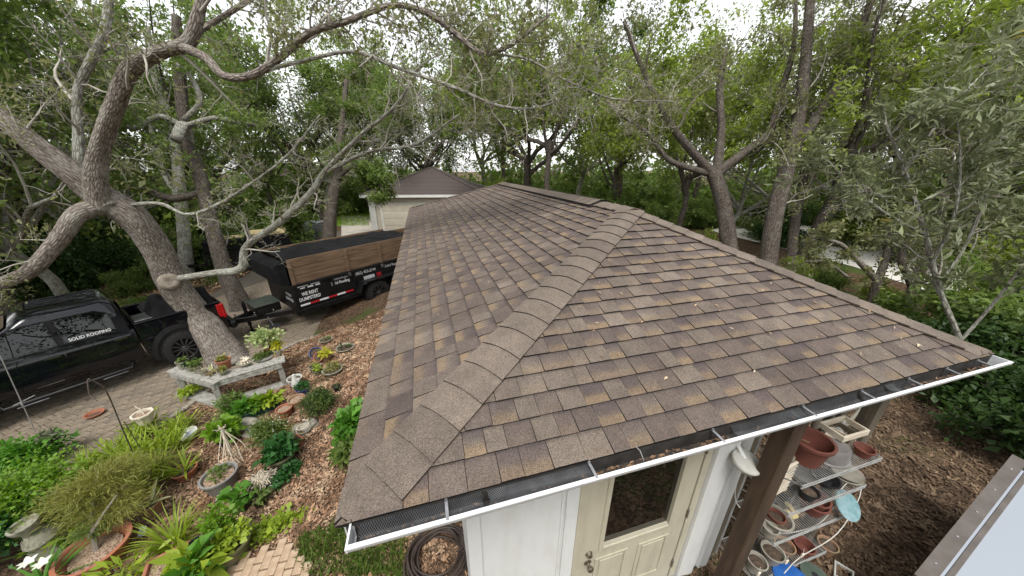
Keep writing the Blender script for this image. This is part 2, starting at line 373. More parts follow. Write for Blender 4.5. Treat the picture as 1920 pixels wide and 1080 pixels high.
def make_tree(seed, H, spread, trunk_r, bark, leaf, lsize, n_limbs=5, lean=(0,0), fork=.35, per=5, kids=(0,5,6), twig='twig_dark', nb=7, drop=0.0, lspread=.16):
    """whole tree standing on the origin: Empty > trunk, branches, crown"""
    rg = np.random.default_rng(seed); root = bpy.data.objects.new('tree', None); COL.objects.link(root); root.empty_display_size = .2
    fz = H*fork; tp = [np.array([0,0,-.15])]
    for i in range(1,6):
        t = i/5; tp.append(np.array([lean[0]*t*fz+rg.normal()*.05*H*.12, lean[1]*t*fz+rg.normal()*.05*H*.12, fz*t]))
    tp = catmull(tp,3); tr = np.interp(np.linspace(0,1,len(tp)),[0,.08,.25,1],[trunk_r*1.45,trunk_r*1.12,trunk_r,trunk_r*.8])
    mb = MB(); mb.tube(tp, tr, 10, cap=False); br = MB(); tips = []; segs = [(tp,tr,10)]
    a0 = rg.uniform(0,6.28)
    for i in range(n_limbs):
        a = a0+i*2.4+rg.uniform(-.4,.4); el = rg.uniform(.45,1.2); d = np.array([math.cos(a)*math.cos(el)+lean[0]*.6, math.sin(a)*math.cos(el)+lean[1]*.6, math.sin(el)])
        Ln = (H-fz)*rg.uniform(.75,1.1)*(0.7+.5*math.cos(el)*spread)
        st = tp[-1-int(rg.integers(0,5))]
        pp = wander(st-d*trunk_r*.3, d, Ln, 8, rg, .20, (0,0,.03-drop)); rr = np.linspace(trunk_r*rg.uniform(.45,.68), .012, 9)
        pc = catmull(pp,2); rc = np.interp(np.linspace(0,1,len(pc)), np.linspace(0,1,9), rr)
        mb.tube(pc, rc, 7, cap=False); segs.append((pc,rc,7))
        sprout(br, pc, rc, rg, nb, (H-fz)*.36, 3, tips, .1, 4, .26, .22, .0085, .8, list(kids))
    to = mb.build('trunk', MATS[bark], root, smooth='all'); Bc = []
    for (C,r_,sg) in segs:
        s_ = np.concatenate([[0],np.cumsum(np.linalg.norm(np.diff(np.asarray(C),axis=0),axis=1))])
        for i in range(len(C)):
            for k in range(sg): a = 2*math.pi*k/sg; Bc.append((math.cos(a)*r_[i],math.sin(a)*r_[i],s_[i]*.24))
    at = to.data.attributes.new('bark_co','FLOAT_VECTOR','POINT'); at.data.foreach_set('vector',np.array(Bc,np.float32).ravel()); br.build('branches', MATS[twig], root, smooth='all')['kind'] = 'stuff'
    V, F = leaves_on(tips, per, lspread, lsize, lsize*.5, rg)
    np_mesh('crown', V, F, MATS[leaf], root)['kind'] = 'stuff'
    return root
def set_tree(proto, loc, rz, s, label, group=None, first=[set()]):
    o = proto if proto.name not in first[0] else copy_tree(proto); first[0].add(proto.name)
    o.location = tuple(map(float, loc)); o.rotation_euler = (0,0,rz); o.scale = (s,s,s) if np.isscalar(s) else s
    return tag(o, label, 'tree', group)

def pot_profile(r, h, rim=.12, taper=.72, th=.06):
    ro = r*taper; t = r*th
    return [(0.001,0),(ro,0),(ro+(r-ro)*.75,h*.78),(r*1.0,h*(1-rim)),(r*1.06,h*(1-rim)),(r*1.08,h),(r*1.0-t,h),(r*.93-t,h*.8),(ro*.9,h*.35),(0.001,h*.35)]
def pot(parent, r, h, mat, soil='soil', z=0.0, fill=.86, seg=22, sq=1.0, rim=.12, taper=.72):
    mb = MB(); mb.lathe(pot_profile(r,h,rim,taper), seg, (0,0,z), sq); mb.build('pot', MATS[mat], parent, smooth=True)
    if soil:
        ss = MB(); rr = r*(.9 if fill > .7 else .8); rg = random.Random(int(r*1000))
        ss.lathe([(0.001,h*fill+.012),(rr*.5,h*fill+.008),(rr*.93,h*fill-.004)], 16, (0,0,z), sq); ss.build('soil', MATS[soil], parent, smooth=True)
def leafy(parent, c, rad, n, length, width, mat, seed, up=.6, name='foliage', stems=True, squash=1.0, hollow=.3):
    """leaf mass filling an ellipsoid with uneven lobes, on thin stems"""
    rg = np.random.default_rng(seed); c = np.array(c, float); rad = np.array(rad if not np.isscalar(rad) else (rad,)*3, float)
    k = max(4, int(7)); lob = rg.normal(size=(k,3)); lob /= np.linalg.norm(lob,axis=1)[:,None]; lob[:,2] = np.abs(lob[:,2])*.9-.15
    q = rg.integers(0,k,n); P = lob[q]*.55+rg.normal(size=(n,3))*.27; P = P*rad+c
    out = P-c; V, F = leaf_cloud(P, length, width, rg, up, dirs=out/(np.linalg.norm(out,axis=1)[:,None]+1e-6), jit=.7)
    o = np_mesh(name, V, F, MATS[mat], parent); o['kind'] = 'stuff'
    if stems:
        mb = MB()
        for i in range(min(14,k*2)):
            e = c+lob[i % k]*rad*rg.uniform(.4,.9); b = np.array([c[0]+rg.normal()*.08*rad[0], c[1]+rg.normal()*.08*rad[1], c[2]-rad[2]*1.05])
            mb.tube([b,(b+e)/2+rg.normal(size=3)*.08*rad,e], [.006,.005,.003], 4, cap=False)
        mb.build('stems', MATS['stem_green'], parent)
    return o
def strap(parent, c, n, L, wd, mat, seed, spread=.08, droop=.6, lift=1.2, name='leaves', seg=4):
    rg = np.random.default_rng(seed); a = rg.uniform(0,6.28,n); el = rg.uniform(.3,1.0,n)*lift
    base = [np.array(c)+np.array([math.cos(x)*spread*rg.uniform(0,1), math.sin(x)*spread*rg.uniform(0,1),0]) for x in a]
    dirs = [(math.cos(x)*math.cos(e),math.sin(x)*math.cos(e),math.sin(e)) for x,e in zip(a,np.clip(el,.2,1.5))]
    V, F = blades(base, dirs, L*rg.uniform(.6,1.2,n), wd*rg.uniform(.7,1.2,n), rg, seg, droop)
    return np_mesh(name, V, F, MATS[mat], parent)
M('stem_green', (0.10,0.14,0.04), (0.16,0.13,0.06), rough=.6)
M('soil', (0.055,0.038,0.026), (0.12,0.085,0.06), scale=40, rough=.95, bump=.8, bscale=120)
M('soil_chips', (0.16,0.10,0.065), (0.42,0.31,0.22), scale=60, rough=.95, bump=1, bscale=90, contrast=(.42,.58))
M('terracotta', (0.36,0.125,0.065), (0.28,0.105,0.06), c3=(0.34,0.14,0.085), scale=9, rough=.8, bump=.1)
M('terracotta_old', (0.34,0.17,0.09), (0.22,0.17,0.11), c3=(0.30,0.19,0.12), scale=14, rough=.9, bump=.2)
M('plastic_black', (0.012,0.012,0.013), (0.02,0.02,0.022), rough=.4)
M('concrete_mossy', (0.23,0.22,0.17), (0.13,0.15,0.085), c3=(0.30,0.28,0.22), scale=12, rough=.95, bump=.4)
M('glaze_green', (0.115,0.125,0.062), (0.23,0.21,0.125), scale=7, rough=.35, bump=.05)
M('glaze_blue', (0.03,0.05,0.16), (0.05,0.09,0.25), rough=.2, coat=.5)
M('glaze_white', (0.56,0.56,0.52), (0.44,0.43,0.39), scale=8, rough=.3)
M('grey_pot', (0.17,0.165,0.155), (0.25,0.24,0.22), scale=6, rough=.7)
# ================================================================== workshop: walls, hip roof, gutter
W_, H_, L_, RP, RQ, XS = 4.82, 0.944, 11.112, 2.296, 2.487, 2.907
A3 = np.array([0,0,HE]); B3 = np.array([W_,0,HE]); C3 = np.array([0,L_,HE]); D3 = np.array([W_,L_,HE])
P3 = np.array([XS,RP,HE+H_]); Q3 = np.array([XS,L_-RQ,HE+H_])
NC = 18.7

def shingle_mat():
    m, t, b = new_mat('shingle')
    at = _n(t, 'ShaderNodeVertexColor'); at.layer_name = 'tone'
    sp = _n(t, 'ShaderNodeSeparateColor'); t.links.new(at.outputs['Color'], sp.inputs[0])
    base = _n(t, 'ShaderNodeValToRGB'); e = base.color_ramp.elements
    e[0].color = rgb((0.084,0.064,0.056)); e[1].color = rgb((0.166,0.134,0.107))
    x = e.new(.35); x.color = rgb((0.110,0.085,0.071)); x = e.new(.7); x.color = rgb((0.133,0.106,0.085))
    t.links.new(sp.outputs[0], base.inputs[0])
    tc = _n(t, 'ShaderNodeTexCoord')
    gn = _n(t, 'ShaderNodeTexNoise'); gn.inputs['Scale'].default_value = 260; gn.inputs['Detail'].default_value = 2
    wn = _n(t, 'ShaderNodeTexVoronoi'); wn.inputs['Scale'].default_value = 300
    md = _n(t, 'ShaderNodeTexNoise'); md.inputs['Scale'].default_value = 9; md.inputs['Detail'].default_value = 5
    for n in (gn, wn, md): t.links.new(tc.outputs['Object'], n.inputs['Vector'])
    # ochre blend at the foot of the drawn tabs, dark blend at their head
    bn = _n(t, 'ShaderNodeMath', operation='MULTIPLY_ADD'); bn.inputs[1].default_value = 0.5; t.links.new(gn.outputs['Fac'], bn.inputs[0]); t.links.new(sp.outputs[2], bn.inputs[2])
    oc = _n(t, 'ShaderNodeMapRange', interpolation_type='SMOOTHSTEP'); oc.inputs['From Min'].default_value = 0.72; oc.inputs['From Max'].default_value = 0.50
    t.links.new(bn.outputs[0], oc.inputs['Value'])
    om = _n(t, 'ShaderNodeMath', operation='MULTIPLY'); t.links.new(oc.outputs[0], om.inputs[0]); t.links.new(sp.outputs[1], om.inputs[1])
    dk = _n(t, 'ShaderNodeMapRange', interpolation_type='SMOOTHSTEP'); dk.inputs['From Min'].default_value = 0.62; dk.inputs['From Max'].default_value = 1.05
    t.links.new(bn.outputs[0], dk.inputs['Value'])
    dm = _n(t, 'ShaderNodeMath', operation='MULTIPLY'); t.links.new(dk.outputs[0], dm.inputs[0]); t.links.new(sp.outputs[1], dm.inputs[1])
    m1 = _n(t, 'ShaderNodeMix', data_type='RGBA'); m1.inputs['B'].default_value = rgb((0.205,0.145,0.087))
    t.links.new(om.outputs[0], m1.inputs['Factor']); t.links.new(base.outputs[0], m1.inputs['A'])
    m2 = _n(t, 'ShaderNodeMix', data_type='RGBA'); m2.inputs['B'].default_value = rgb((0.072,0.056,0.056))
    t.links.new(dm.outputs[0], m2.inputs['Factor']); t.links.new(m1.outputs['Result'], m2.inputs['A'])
    hd = _n(t, 'ShaderNodeMapRange', interpolation_type='SMOOTHSTEP'); hd.inputs['From Min'].default_value = 0.76; hd.inputs['From Max'].default_value = 0.93; hd.inputs['To Max'].default_value = .5; t.links.new(sp.outputs[2], hd.inputs['Value'])  # dark head on every tab: printed band doubling as painted shade between courses
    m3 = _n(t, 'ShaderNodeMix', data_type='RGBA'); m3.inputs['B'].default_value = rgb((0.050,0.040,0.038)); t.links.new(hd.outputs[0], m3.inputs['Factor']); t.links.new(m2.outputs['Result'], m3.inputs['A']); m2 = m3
    # mineral granules: every stone its own value
    gr = _n(t, 'ShaderNodeSeparateColor'); t.links.new(wn.outputs['Color'], gr.inputs[0])
    mr = _n(t, 'ShaderNodeMapRange'); mr.inputs['To Min'].default_value = 0.55; mr.inputs['To Max'].default_value = 1.5; t.links.new(gr.outputs[0], mr.inputs['Value'])
    mm = _n(t, 'ShaderNodeMapRange'); mm.inputs['From Min'].default_value = .3; mm.inputs['From Max'].default_value = .7; mm.inputs['To Min'].default_value = 0.86; mm.inputs['To Max'].default_value = 1.14; t.links.new(md.outputs['Fac'], mm.inputs['Value'])
    mu = _n(t, 'ShaderNodeMath', operation='MULTIPLY'); t.links.new(mr.outputs[0], mu.inputs[0]); t.links.new(mm.outputs[0], mu.inputs[1])
    st = _n(t, 'ShaderNodeTexNoise'); st.inputs['Scale'].default_value = 1.1; st.inputs['Detail'].default_value = 7; st.inputs['Roughness'].default_value = .65; t.links.new(tc.outputs['Object'], st.inputs['Vector'])
    sm = _n(t, 'ShaderNodeMapRange'); sm.inputs['From Min'].default_value = .32; sm.inputs['From Max'].default_value = .68; sm.inputs['To Min'].default_value = .82; sm.inputs['To Max'].default_value = 1.16; t.links.new(st.outputs['Fac'], sm.inputs['Value'])
    mu2 = _n(t, 'ShaderNodeMath', operation='MULTIPLY'); t.links.new(mu.outputs[0], mu2.inputs[0]); t.links.new(sm.outputs[0], mu2.inputs[1]); mu = mu2
    hv = _n(t, 'ShaderNodeHueSaturation'); hv.inputs['Saturation'].default_value = 1.0; t.links.new(mu.outputs[0], hv.inputs['Value']); t.links.new(m2.outputs['Result'], hv.inputs['Color'])
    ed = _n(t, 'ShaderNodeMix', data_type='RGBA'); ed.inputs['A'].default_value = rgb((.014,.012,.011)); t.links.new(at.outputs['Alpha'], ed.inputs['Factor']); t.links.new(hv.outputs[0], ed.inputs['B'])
    t.links.new(ed.outputs['Result'], b.inputs['Base Color'])
    b.inputs['Roughness'].default_value = 0.82; b.inputs['Specular IOR Level'].default_value = 0.35
    bp = _n(t, 'ShaderNodeBump'); bp.inputs['Strength'].default_value = 0.5; bp.inputs['Distance'].default_value = 0.0025
    t.links.new(wn.outputs['Distance'], bp.inputs['Height']); t.links.new(bp.outputs[0], b.inputs['Normal'])
shingle_mat()
M('bitumen', (0.018,0.016,0.015), (0.03,0.027,0.025), rough=0.9)
M('white_paint', (0.70,0.71,0.70), (0.58,0.575,0.545), scale=4, rough=0.5, bump=0.08, bscale=50, stretch=(2,2,.6), contrast=(.45,.9))
M('gutter_white', (0.74,0.75,0.76), (0.50,0.49,0.46), scale=14, rough=0.38, contrast=(0.60,0.80), stretch=(0.6,3,3))
M('gutter_inside', (0.05,0.046,0.042), (0.022,0.019,0.017), scale=9, rough=0.8, bump=.2)
M('galvanised', (0.42,0.42,0.43), (0.28,0.28,0.29), scale=30, rough=0.45, metal=0.7)
M('door_cream', (0.50,0.465,0.36), (0.40,0.365,0.28), scale=5, rough=0.45, stretch=(2,2,.6), contrast=(.45,.85), bump=.05)
M('brass_dark', (0.36,0.33,0.27), (0.25,0.22,0.17), rough=0.3, metal=0.9)
glass_mat('dark_glass', (0.006,0.005,0.004)); MATS['dark_glass'].node_tree.nodes['Principled BSDF'].inputs['Coat Weight'].default_value = 0; MATS['dark_glass'].node_tree.nodes['Principled BSDF'].inputs['Specular IOR Level'].default_value = .5

def clip(poly, a, b, c):                      # keep a*u+b*v+c >= 0
    o = []
    for i in range(len(poly)):
        p, q = poly[i], poly[(i+1) % len(poly)]; dp = a*p[0]+b*p[1]+c; dq = a*q[0]+b*q[1]+c
        if dp >= 0: o.append(p)
        if (dp >= 0) != (dq >= 0):
            s = dp/(dp-dq); o.append((p[0]+s*(q[0]-p[0]), p[1]+s*(q[1]-p[1])))
    return o
def tone_mesh(name, V, F, tones, parent, mat='shingle'):
    me = bpy.data.meshes.new(name); me.from_pydata([tuple(map(float,p)) for p in V], [], F)
    ca = me.color_attributes.new('tone', 'FLOAT_COLOR', 'POINT')
    ca.data.foreach_set('color', np.array([[t[0],t[1],t[2],t[3] if len(t) > 3 else 1] for t in tones], np.float32).ravel())
    me.materials.append(MATS[mat]); o = bpy.data.objects.new(name, me); COL.objects.link(o); o.parent = parent
    return o

shop = thing('workshop', 'low white workshop with brown shingled hip roof filling the middle of the view', 'building', (0,0,0))
# --- roof deck under the shingles
roof = MB()
_dn = np.array([0,0,-0.030])
roof.add([A3+_dn,B3+_dn,P3+_dn],[(0,1,2)]).add([A3+_dn,P3+_dn,Q3+_dn,C3+_dn],[(0,1,2,3)]).add([B3+_dn,D3+_dn,Q3+_dn,P3+_dn],[(0,1,2,3)]).add([D3+_dn,C3+_dn,Q3+_dn],[(0,1,2)])
roof_o = roof.build('roof', MATS['bitumen'], shop)

def face_frame(O, U, T):
    u = (U-O)/np.linalg.norm(U-O); v = T-O; v = v-u*(v@u); sl = np.linalg.norm(v); v /= sl
    n = np.cross(u, v); 
    if n[2] < 0: n = -n
    return O, u, v, n, sl
tabs = []                                    # (screen size, verts, faces, tones)
def lay_face(O, U, T, poly3, seed, e_over=0.012):
    O, u, v, n, sl = face_frame(O, U, T); e = sl/NC; rr = random.Random(seed)
    poly2 = [((p-O)@u, (p-O)@v) for p in poly3]
    cen = np.mean(poly2, axis=0); planes = []
    for i in range(len(poly2)):
        p, q = poly2[i], poly2[(i+1) % len(poly2)]; a, b = -(q[1]-p[1]), q[0]-p[0]; c = -(a*p[0]+b*p[1])
        if a*cen[0]+b*cen[1]+c < 0: a, b, c = -a, -b, -c
        if abs(a) < 1e-6: continue            # eave and ridge lines are handled by the courses
        planes.append((a, b, c))
    umin = min(p[0] for p in poly2); umax = max(p[0] for p in poly2)
    for k in range(int(NC)+1):
        u0 = umin-rr.random()*0.3; tooth = rr.random() < .5
        v0 = k*e; v1 = min((k+1)*e+e_over, sl)
        while u0 < umax:
            wd = rr.uniform(0.10,0.22) if tooth else rr.uniform(0.10,0.17)
            u1 = u0+wd; g = 0.0016
            jv = rr.uniform(-.0025,.0025)
            pl = [(u0+g,v0+jv-(.012 if k==0 else 0)),(u1-g,v0+jv-(.012 if k==0 else 0)),(u1-g,v1),(u0+g,v1)]
            for a,b,c in planes:
                pl = clip(pl,a,b,c)
                if len(pl) < 3: break
            if len(pl) >= 3:
                th = 0.016 if tooth else 0.010
                tone = min(max(rr.gauss(.52 if tooth else .40, .24),0),1); grad = 0.0 if tooth else rr.choice([.1,.2,.35,.5,.6,.75])
                if tooth and rr.random() < .12: grad = .4
                V = []; tn = []
                for (uu,vv) in pl:
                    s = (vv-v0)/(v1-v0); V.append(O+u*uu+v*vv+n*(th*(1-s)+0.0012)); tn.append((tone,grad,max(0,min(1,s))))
                m = len(pl)
                for low in (0,1):
                    for (uu,vv) in pl:
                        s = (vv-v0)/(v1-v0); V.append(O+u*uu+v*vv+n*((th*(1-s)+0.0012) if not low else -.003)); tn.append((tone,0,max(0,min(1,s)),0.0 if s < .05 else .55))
                F = [tuple(range(m))]+[(m+i,2*m+i,2*m+(i+1)%m,m+(i+1)%m) for i in range(m)]
                ce = np.mean(V[:m],axis=0); dd = depth_of(ce); nn = np.cross(u,v); vd = (CAM-ce)/np.linalg.norm(CAM-ce)
                tabs.append((wd*e*max(0.02,abs(vd@n))/dd**2, V, F, tn))
            u0 = u1; tooth = not tooth
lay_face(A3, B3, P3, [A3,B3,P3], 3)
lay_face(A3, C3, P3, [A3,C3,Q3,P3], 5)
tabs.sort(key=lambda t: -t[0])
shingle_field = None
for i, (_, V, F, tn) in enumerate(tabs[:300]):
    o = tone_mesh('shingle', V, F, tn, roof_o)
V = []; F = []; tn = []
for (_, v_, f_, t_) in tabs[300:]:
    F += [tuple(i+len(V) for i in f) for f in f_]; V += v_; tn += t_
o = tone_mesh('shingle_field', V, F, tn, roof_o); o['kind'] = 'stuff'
# unseen slopes: plain courses
def plain_face(pts, name):
    mb = MB(); mb.add(pts, [tuple(range(len(pts)))])
    me_o = mb.build(name, MATS['shingle'], roof_o); ca = me_o.data.color_attributes.new('tone','FLOAT_COLOR','POINT')
    ca.data.foreach_set('color', np.tile([.45,.2,.5,1],(len(pts),1)).astype(np.float32).ravel()); return me_o
plain_face([B3+[.02,0,.004],D3+[.02,0,.004],Q3+[0,0,.004],P3+[0,0,.004]], 'roof_slope')
plain_face([D3,C3,Q3], 'roof_slope')
# --- hip and ridge caps: bent pieces lapped up the hip
def caps(a, b, nl, nr, n_pieces, width, kind, lift=0.018, seed=1, first_clip=None):
    a = np.array(a); b = np.array(b); d = b-a; Lh = np.linalg.norm(d); d /= Lh; ex = Lh/n_pieces; rr = random.Random(seed)
    sl = np.cross(nl, d); sl /= np.linalg.norm(sl); sr = np.cross(d, nr); sr /= np.linalg.norm(sr)
    if (sl @ np.cross([0,0,1],d)) < 0: sl = -sl
    if (sr @ np.cross([0,0,1],d)) > 0: sr = -sr
    up = np.array([0,0,1.0])
    for i in range(n_pieces):
        t0 = i*ex; t1 = min((i+1)*ex+.05, Lh+.02); tone = min(max(rr.gauss(.78,.12),.3),1)
        prof = [(-1.0,0),(-.72,0),(-.40,0),(-.16,.35),(0,1),(.16,.35),(.40,0),(.72,0),(1.0,0)]
        V = []; tn = []
        for layer in (1,0):
            for (tt, hh, s) in ((t0, lift, 0.0),(t1, lift*.35, 1.0)):
                for j,(x,c) in enumerate(prof):
                    side = sl if x < 0 else sr; bow = 0.004*(1-abs(x))
                    nn = nl if x < 0 else nr
                    p = a+d*(tt+bow*(1 if s==0 else 0)+rr.uniform(-.0015,.0015))+side*abs(x)*width+nn*((hh+.014) if layer else hh-.004)
                    p = p-up*0.008*math.exp(-(x/.22)**2)
                    for ax,lo,hi in ((0,-.012,W_+.012),(1,-.012,L_+.012)):
                        if p[ax] < lo and abs(d[ax]) > .05: p = p+d*((lo-p[ax])/d[ax])-nn*.016
                        if p[ax] > hi: p = p+d*((hi-p[ax])/d[ax]) if abs(d[ax]) > .05 else p
                    V.append(p); tn.append((tone,0.0,s*.5,float(layer)))
        m = len(prof); F = []; V += [v.copy() for v in V[:m]]; tn += [(tone,0,0,0.0)]*m
        for j in range(m-1):
            F.append((j,j+1,m+j+1,m+j)); F.append((2*m+j,3*m+j,3*m+j+1,2*m+j+1)); F.append((4*m+j,2*m+j,2*m+j+1,4*m+j+1))
        F.append((0,m,3*m,2*m)); F.append((m-1,3*m-1,4*m-1,2*m-1))
        o = tone_mesh(kind, V, F, tn, roof_o); o.data.polygons.foreach_set('use_smooth',[True]*len(F)); 
        try: o.data.set_sharp_from_angle(angle=R(40))
        except Exception: pass
nN = face_frame(A3,B3,P3)[3]; nL = face_frame(A3,C3,P3)[3]; nR = face_frame(B3,D3,P3)[3]; nF = face_frame(D3,C3,Q3)[3]
caps(A3-(P3-A3)*.045, P3, nL, nN, 21, 0.155, 'hip_cap', seed=2)
caps(B3-(P3-B3)*.045, P3, nN, nR, 19, 0.15, 'hip_cap', seed=3)
caps(C3, Q3, nF, nL, 19, 0.13, 'hip_cap', seed=4)
caps(Q3, P3+np.array([0,-.06,0.0]), nR, nL, 32, 0.165, 'ridge_cap', lift=0.022, seed=5)
# --- raised ridge vent with dark slotted sides, capped with shingle pieces
y0, y1 = RP+0.62, L_-RQ-0.05
zr = HE+H_
vent = MB()
sl_l = -np.cross(nL,[0,1,0]); sl_l = sl_l*np.sign(-sl_l[0]) if sl_l[0] != 0 else sl_l
dl = np.array([-1,0,-H_/XS]); dl /= np.linalg.norm(dl); dr = np.array([1,0,-H_/(W_-XS)]); dr /= np.linalg.norm(dr)
def ridge_pt(y, side, dist, up): return np.array([XS,y,zr+up])+(dl if side < 0 else dr)*dist
rings = []
for y in (y0,y1):
    rings.append([ridge_pt(y,-1,.215,-.004),ridge_pt(y,-1,.215,.048),ridge_pt(y,-1,.06,.050),ridge_pt(y,1,.06,.050),ridge_pt(y,1,.215,.048),ridge_pt(y,1,.215,-.004)])
vent.loft(rings)
vent_o = vent.build('ridge_vent', MATS['bitumen'], roof_o)
nv = 30
for i in range(nv):
    ya = y0+.01+(y1-y0)*i/nv; yb = ya+(y1-y0)/nv+.03; V = []; tn = []; tone = .72+.12*random.random()
    for (y,u) in ((ya,.062),(min(yb,y1),.055)):
        for s,dd,uu in ((-1,.222,u-.006),(-1,.05,u),(1,.05,u),(1,.222,u-.006)): V.append(ridge_pt(y,s,dd,uu)); tn.append((tone,0,.5))
    tone_mesh('vent_cap', V, [(0,1,5,4),(1,2,6,5),(2,3,7,6)], tn, vent_o)
# --- fascia, soffit, walls
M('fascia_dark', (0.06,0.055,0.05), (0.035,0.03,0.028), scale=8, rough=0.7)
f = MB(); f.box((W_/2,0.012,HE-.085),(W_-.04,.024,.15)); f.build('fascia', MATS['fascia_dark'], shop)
f = MB(); f.box((0.012,L_/2,HE-.085),(.024,L_-.06,.15)); f.build('fascia', MATS['white_paint'], shop)
f = MB(); f.box((W_/2,.3,HE-.165),(W_-.1,.56,.012)); f.build('soffit', MATS['white_paint'], shop)
YW = 0.45
wall = MB(); HW = HE-.18
wall.box((0.61,L_/2,HW/2),(.10,L_-2*YW-.22,HW))                      # left side wall
wall.box((1.01,YW+.05,HW/2),(.90,.10,HW))                              # front wall left of the door
wall.box((3.02,YW+.05,HW/2),(.30,.10,HW))
wall.box((3.12,YW+.05+1.2,HW/2),(.10,2.3,HW))
wall.box((2.2,L_-YW-.05,HW/2),(3.2,.1,HW))
wall.box((3.9,YW+2.4+3.8,HW/2),(.1,7.5,HW))
wall.build('wall', MATS['white_paint'], shop)
# corner boards and siding strips
for (x,wd) in ((0.605,.10),(1.305,.018),(1.39,.11)):
    b = MB(); b.box((x,YW-.008,HW/2),(wd,.022,HW-.004),bevel=.003); b.build('trim_board', MATS['white_paint'], shop)
b = MB(); b.box((2.86,YW-.02,HW/2),(.20,.05,HW-.004),bevel=.004); b.build('trim_board', MATS['white_paint'], shop)
b = MB(); b.box((3.12,YW-.012,HW/2),(.12,.035,HW-.006),bevel=.004); b.build('trim_board', MATS['white_paint'], shop)
# --- door
DX0, DX1 = 1.53, 2.66
dz = 2.12
door = thing('door','', None, (DX0,YW+.02,0.03)); door.parent = shop
for k in ('label','category'):
    if k in door: del door[k]
dw = DX1-DX0
GX0, GX1, GZ0, GZ1 = .22, dw-.20, .98, 1.93
p = MB()
for (a0,a1,c0,c1) in ((0.0,GX0,0,dz),(GX1,dw,0,dz),(GX0,GX1,0,GZ0),(GX0,GX1,GZ1,dz)):
    p.box(((a0+a1)/2,0,(c0+c1)/2),(a1-a0,.045,c1-c0))
p.build('door_slab', MATS['door_cream'], door)
p = MB()
fr = .045
for (a0,a1,c0,c1) in ((GX0-fr,GX0,GZ0-fr,GZ1+fr),(GX1,GX1+fr,GZ0-fr,GZ1+fr),(GX0,GX1,GZ0-fr,GZ0),(GX0,GX1,GZ1,GZ1+fr)):
    p.box(((a0+a1)/2,-.028,(c0+c1)/2),(a1-a0,.022,c1-c0),bevel=.007)
p.build('window_frame', MATS['door_cream'], door)
p = MB(); p.box(((GX0+GX1)/2,.004,(GZ0+GZ1)/2),(GX1-GX0,.008,GZ1-GZ0)); p.build('pane', MATS['dark_glass'], door)
for (a0,a1) in ((.16,dw/2-.06),(dw/2+.06,dw-.16)):
    p = MB()
    for (r0,r1,t) in ((0,.03,.012),(.05,.2,.010)):
        x0,x1,z0,z1 = a0+r0,a1-r0,.22+r0,.82-r0
        if r0 == 0:
            for (b0,b1,c0,c1) in ((x0,x0+.03,z0,z1),(x1-.03,x1,z0,z1),(x0+.03,x1-.03,z0,z0+.03),(x0+.03,x1-.03,z1-.03,z1)):
                p.box(((b0+b1)/2,-.0225-t/2,(c0+c1)/2),(b1-b0,t,c1-c0),bevel=.004)
        else: p.box(((x0+x1)/2,-.0225-t/2,(z0+z1)/2),(x1-x0,t,z1-z0),bevel=.004)
    p.build('panel', MATS['door_cream'], door)
ry = Matrix.Rotation(R(90),3,'X')
kx = .085
p = MB(); p.lathe([(.034,0),(.034,.008),(.026,.014),(.024,.03),(.0,.032)],18,(kx,-.022,.93),rot=ry); p.build('deadbolt', MATS['brass_dark'], door, smooth=True)
p = MB(); p.lathe([(.036,0),(.036,.007),(.014,.014),(.012,.035),(.024,.042),(.031,.055),(.029,.068),(.018,.076),(0,.078)],18,(kx,-.022,.80),rot=ry); p.build('knob', MATS['brass_dark'], door, smooth=True)
for hz in (.25,1.05,1.9):
    p = MB(); p.box((dw+.006,-.026,hz),(.03,.012,.10),bevel=.003); p.lathe([(.008,-.055),(.008,.055)],10,(dw+.006,-.034,hz)); p.build('hinge', MATS['brass_dark'], door)
for (x,wd) in ((DX0-.04,.075),(DX1+.055,.075)):
    b = MB(); b.box((x,YW+.02,dz/2+.03),(wd,.06,dz+.06),bevel=.004); b.build('door_jamb', MATS['door_cream'], shop)
b = MB(); b.box(((DX0+DX1)/2,YW+.02,dz+.075),(dw+.3,.06,.07),bevel=.004); b.build('door_jamb', MATS['door_cream'], shop)
b = MB(); b.box(((DX0+DX1)/2,YW+.05,(dz+.11+HW)/2),(dw+.3,.10,HW-dz-.11)); b.build('wall', MATS['white_paint'], shop)
b = MB(); b.box(((DX0+DX1)/2,YW-.02,.012),(dw+.2,.2,.03)); b.build('threshold', MATS['galvanised'], shop)
# --- gutter along the front eave (and a plain one behind the right end return)
gut = thing('gutter','','',(0,0,0)); gut.parent = shop
for k in ('label','category'):
    if k in gut: del gut[k]
GX_0, GX_1 = .045, W_+.02
zt = HE-.014
prof = [(-.004,zt-.03),(-.004,zt-.115),(-.075,zt-.115),(-.083,zt-.09),(-.105,zt-.06),(-.128,zt-.035),(-.132,zt-.006),(-.128,zt),(-.112,zt+.001),(-.110,zt-.008)]
inn = [(-.113,zt-.012),(-.122,zt-.014),(-.120,zt-.034),(-.098,zt-.062),(-.076,zt-.088),(-.070,zt-.108),(-.010,zt-.108),(-.010,zt-.03)]
GW = .82; GH = .78; sc_ = lambda L: [(y*GW, zt+(z-zt)*GH) for y,z in L]; prof = sc_(prof); inn = sc_(inn)
p = MB(); ring = prof+inn
p.loft([[(x,y,z) for (y,z) in ring] for x in (GX_0,GX_1)])
p.build('trough', MATS['gutter_white'], gut, smooth=True)
p = MB(); p.loft([[(x,y,z) for (y,z) in [(-.011,zt+.004),(-.0115,zt-.082),(-.0565,zt-.082),(-.0615,zt-.0665),(-.0795,zt-.0465),(-.0915,zt-.035)]] for x in (GX_0+.012,GX_1-.012)],cap=False,closed=False)
p.build('trough_lining', MATS['gutter_inside'], gut)
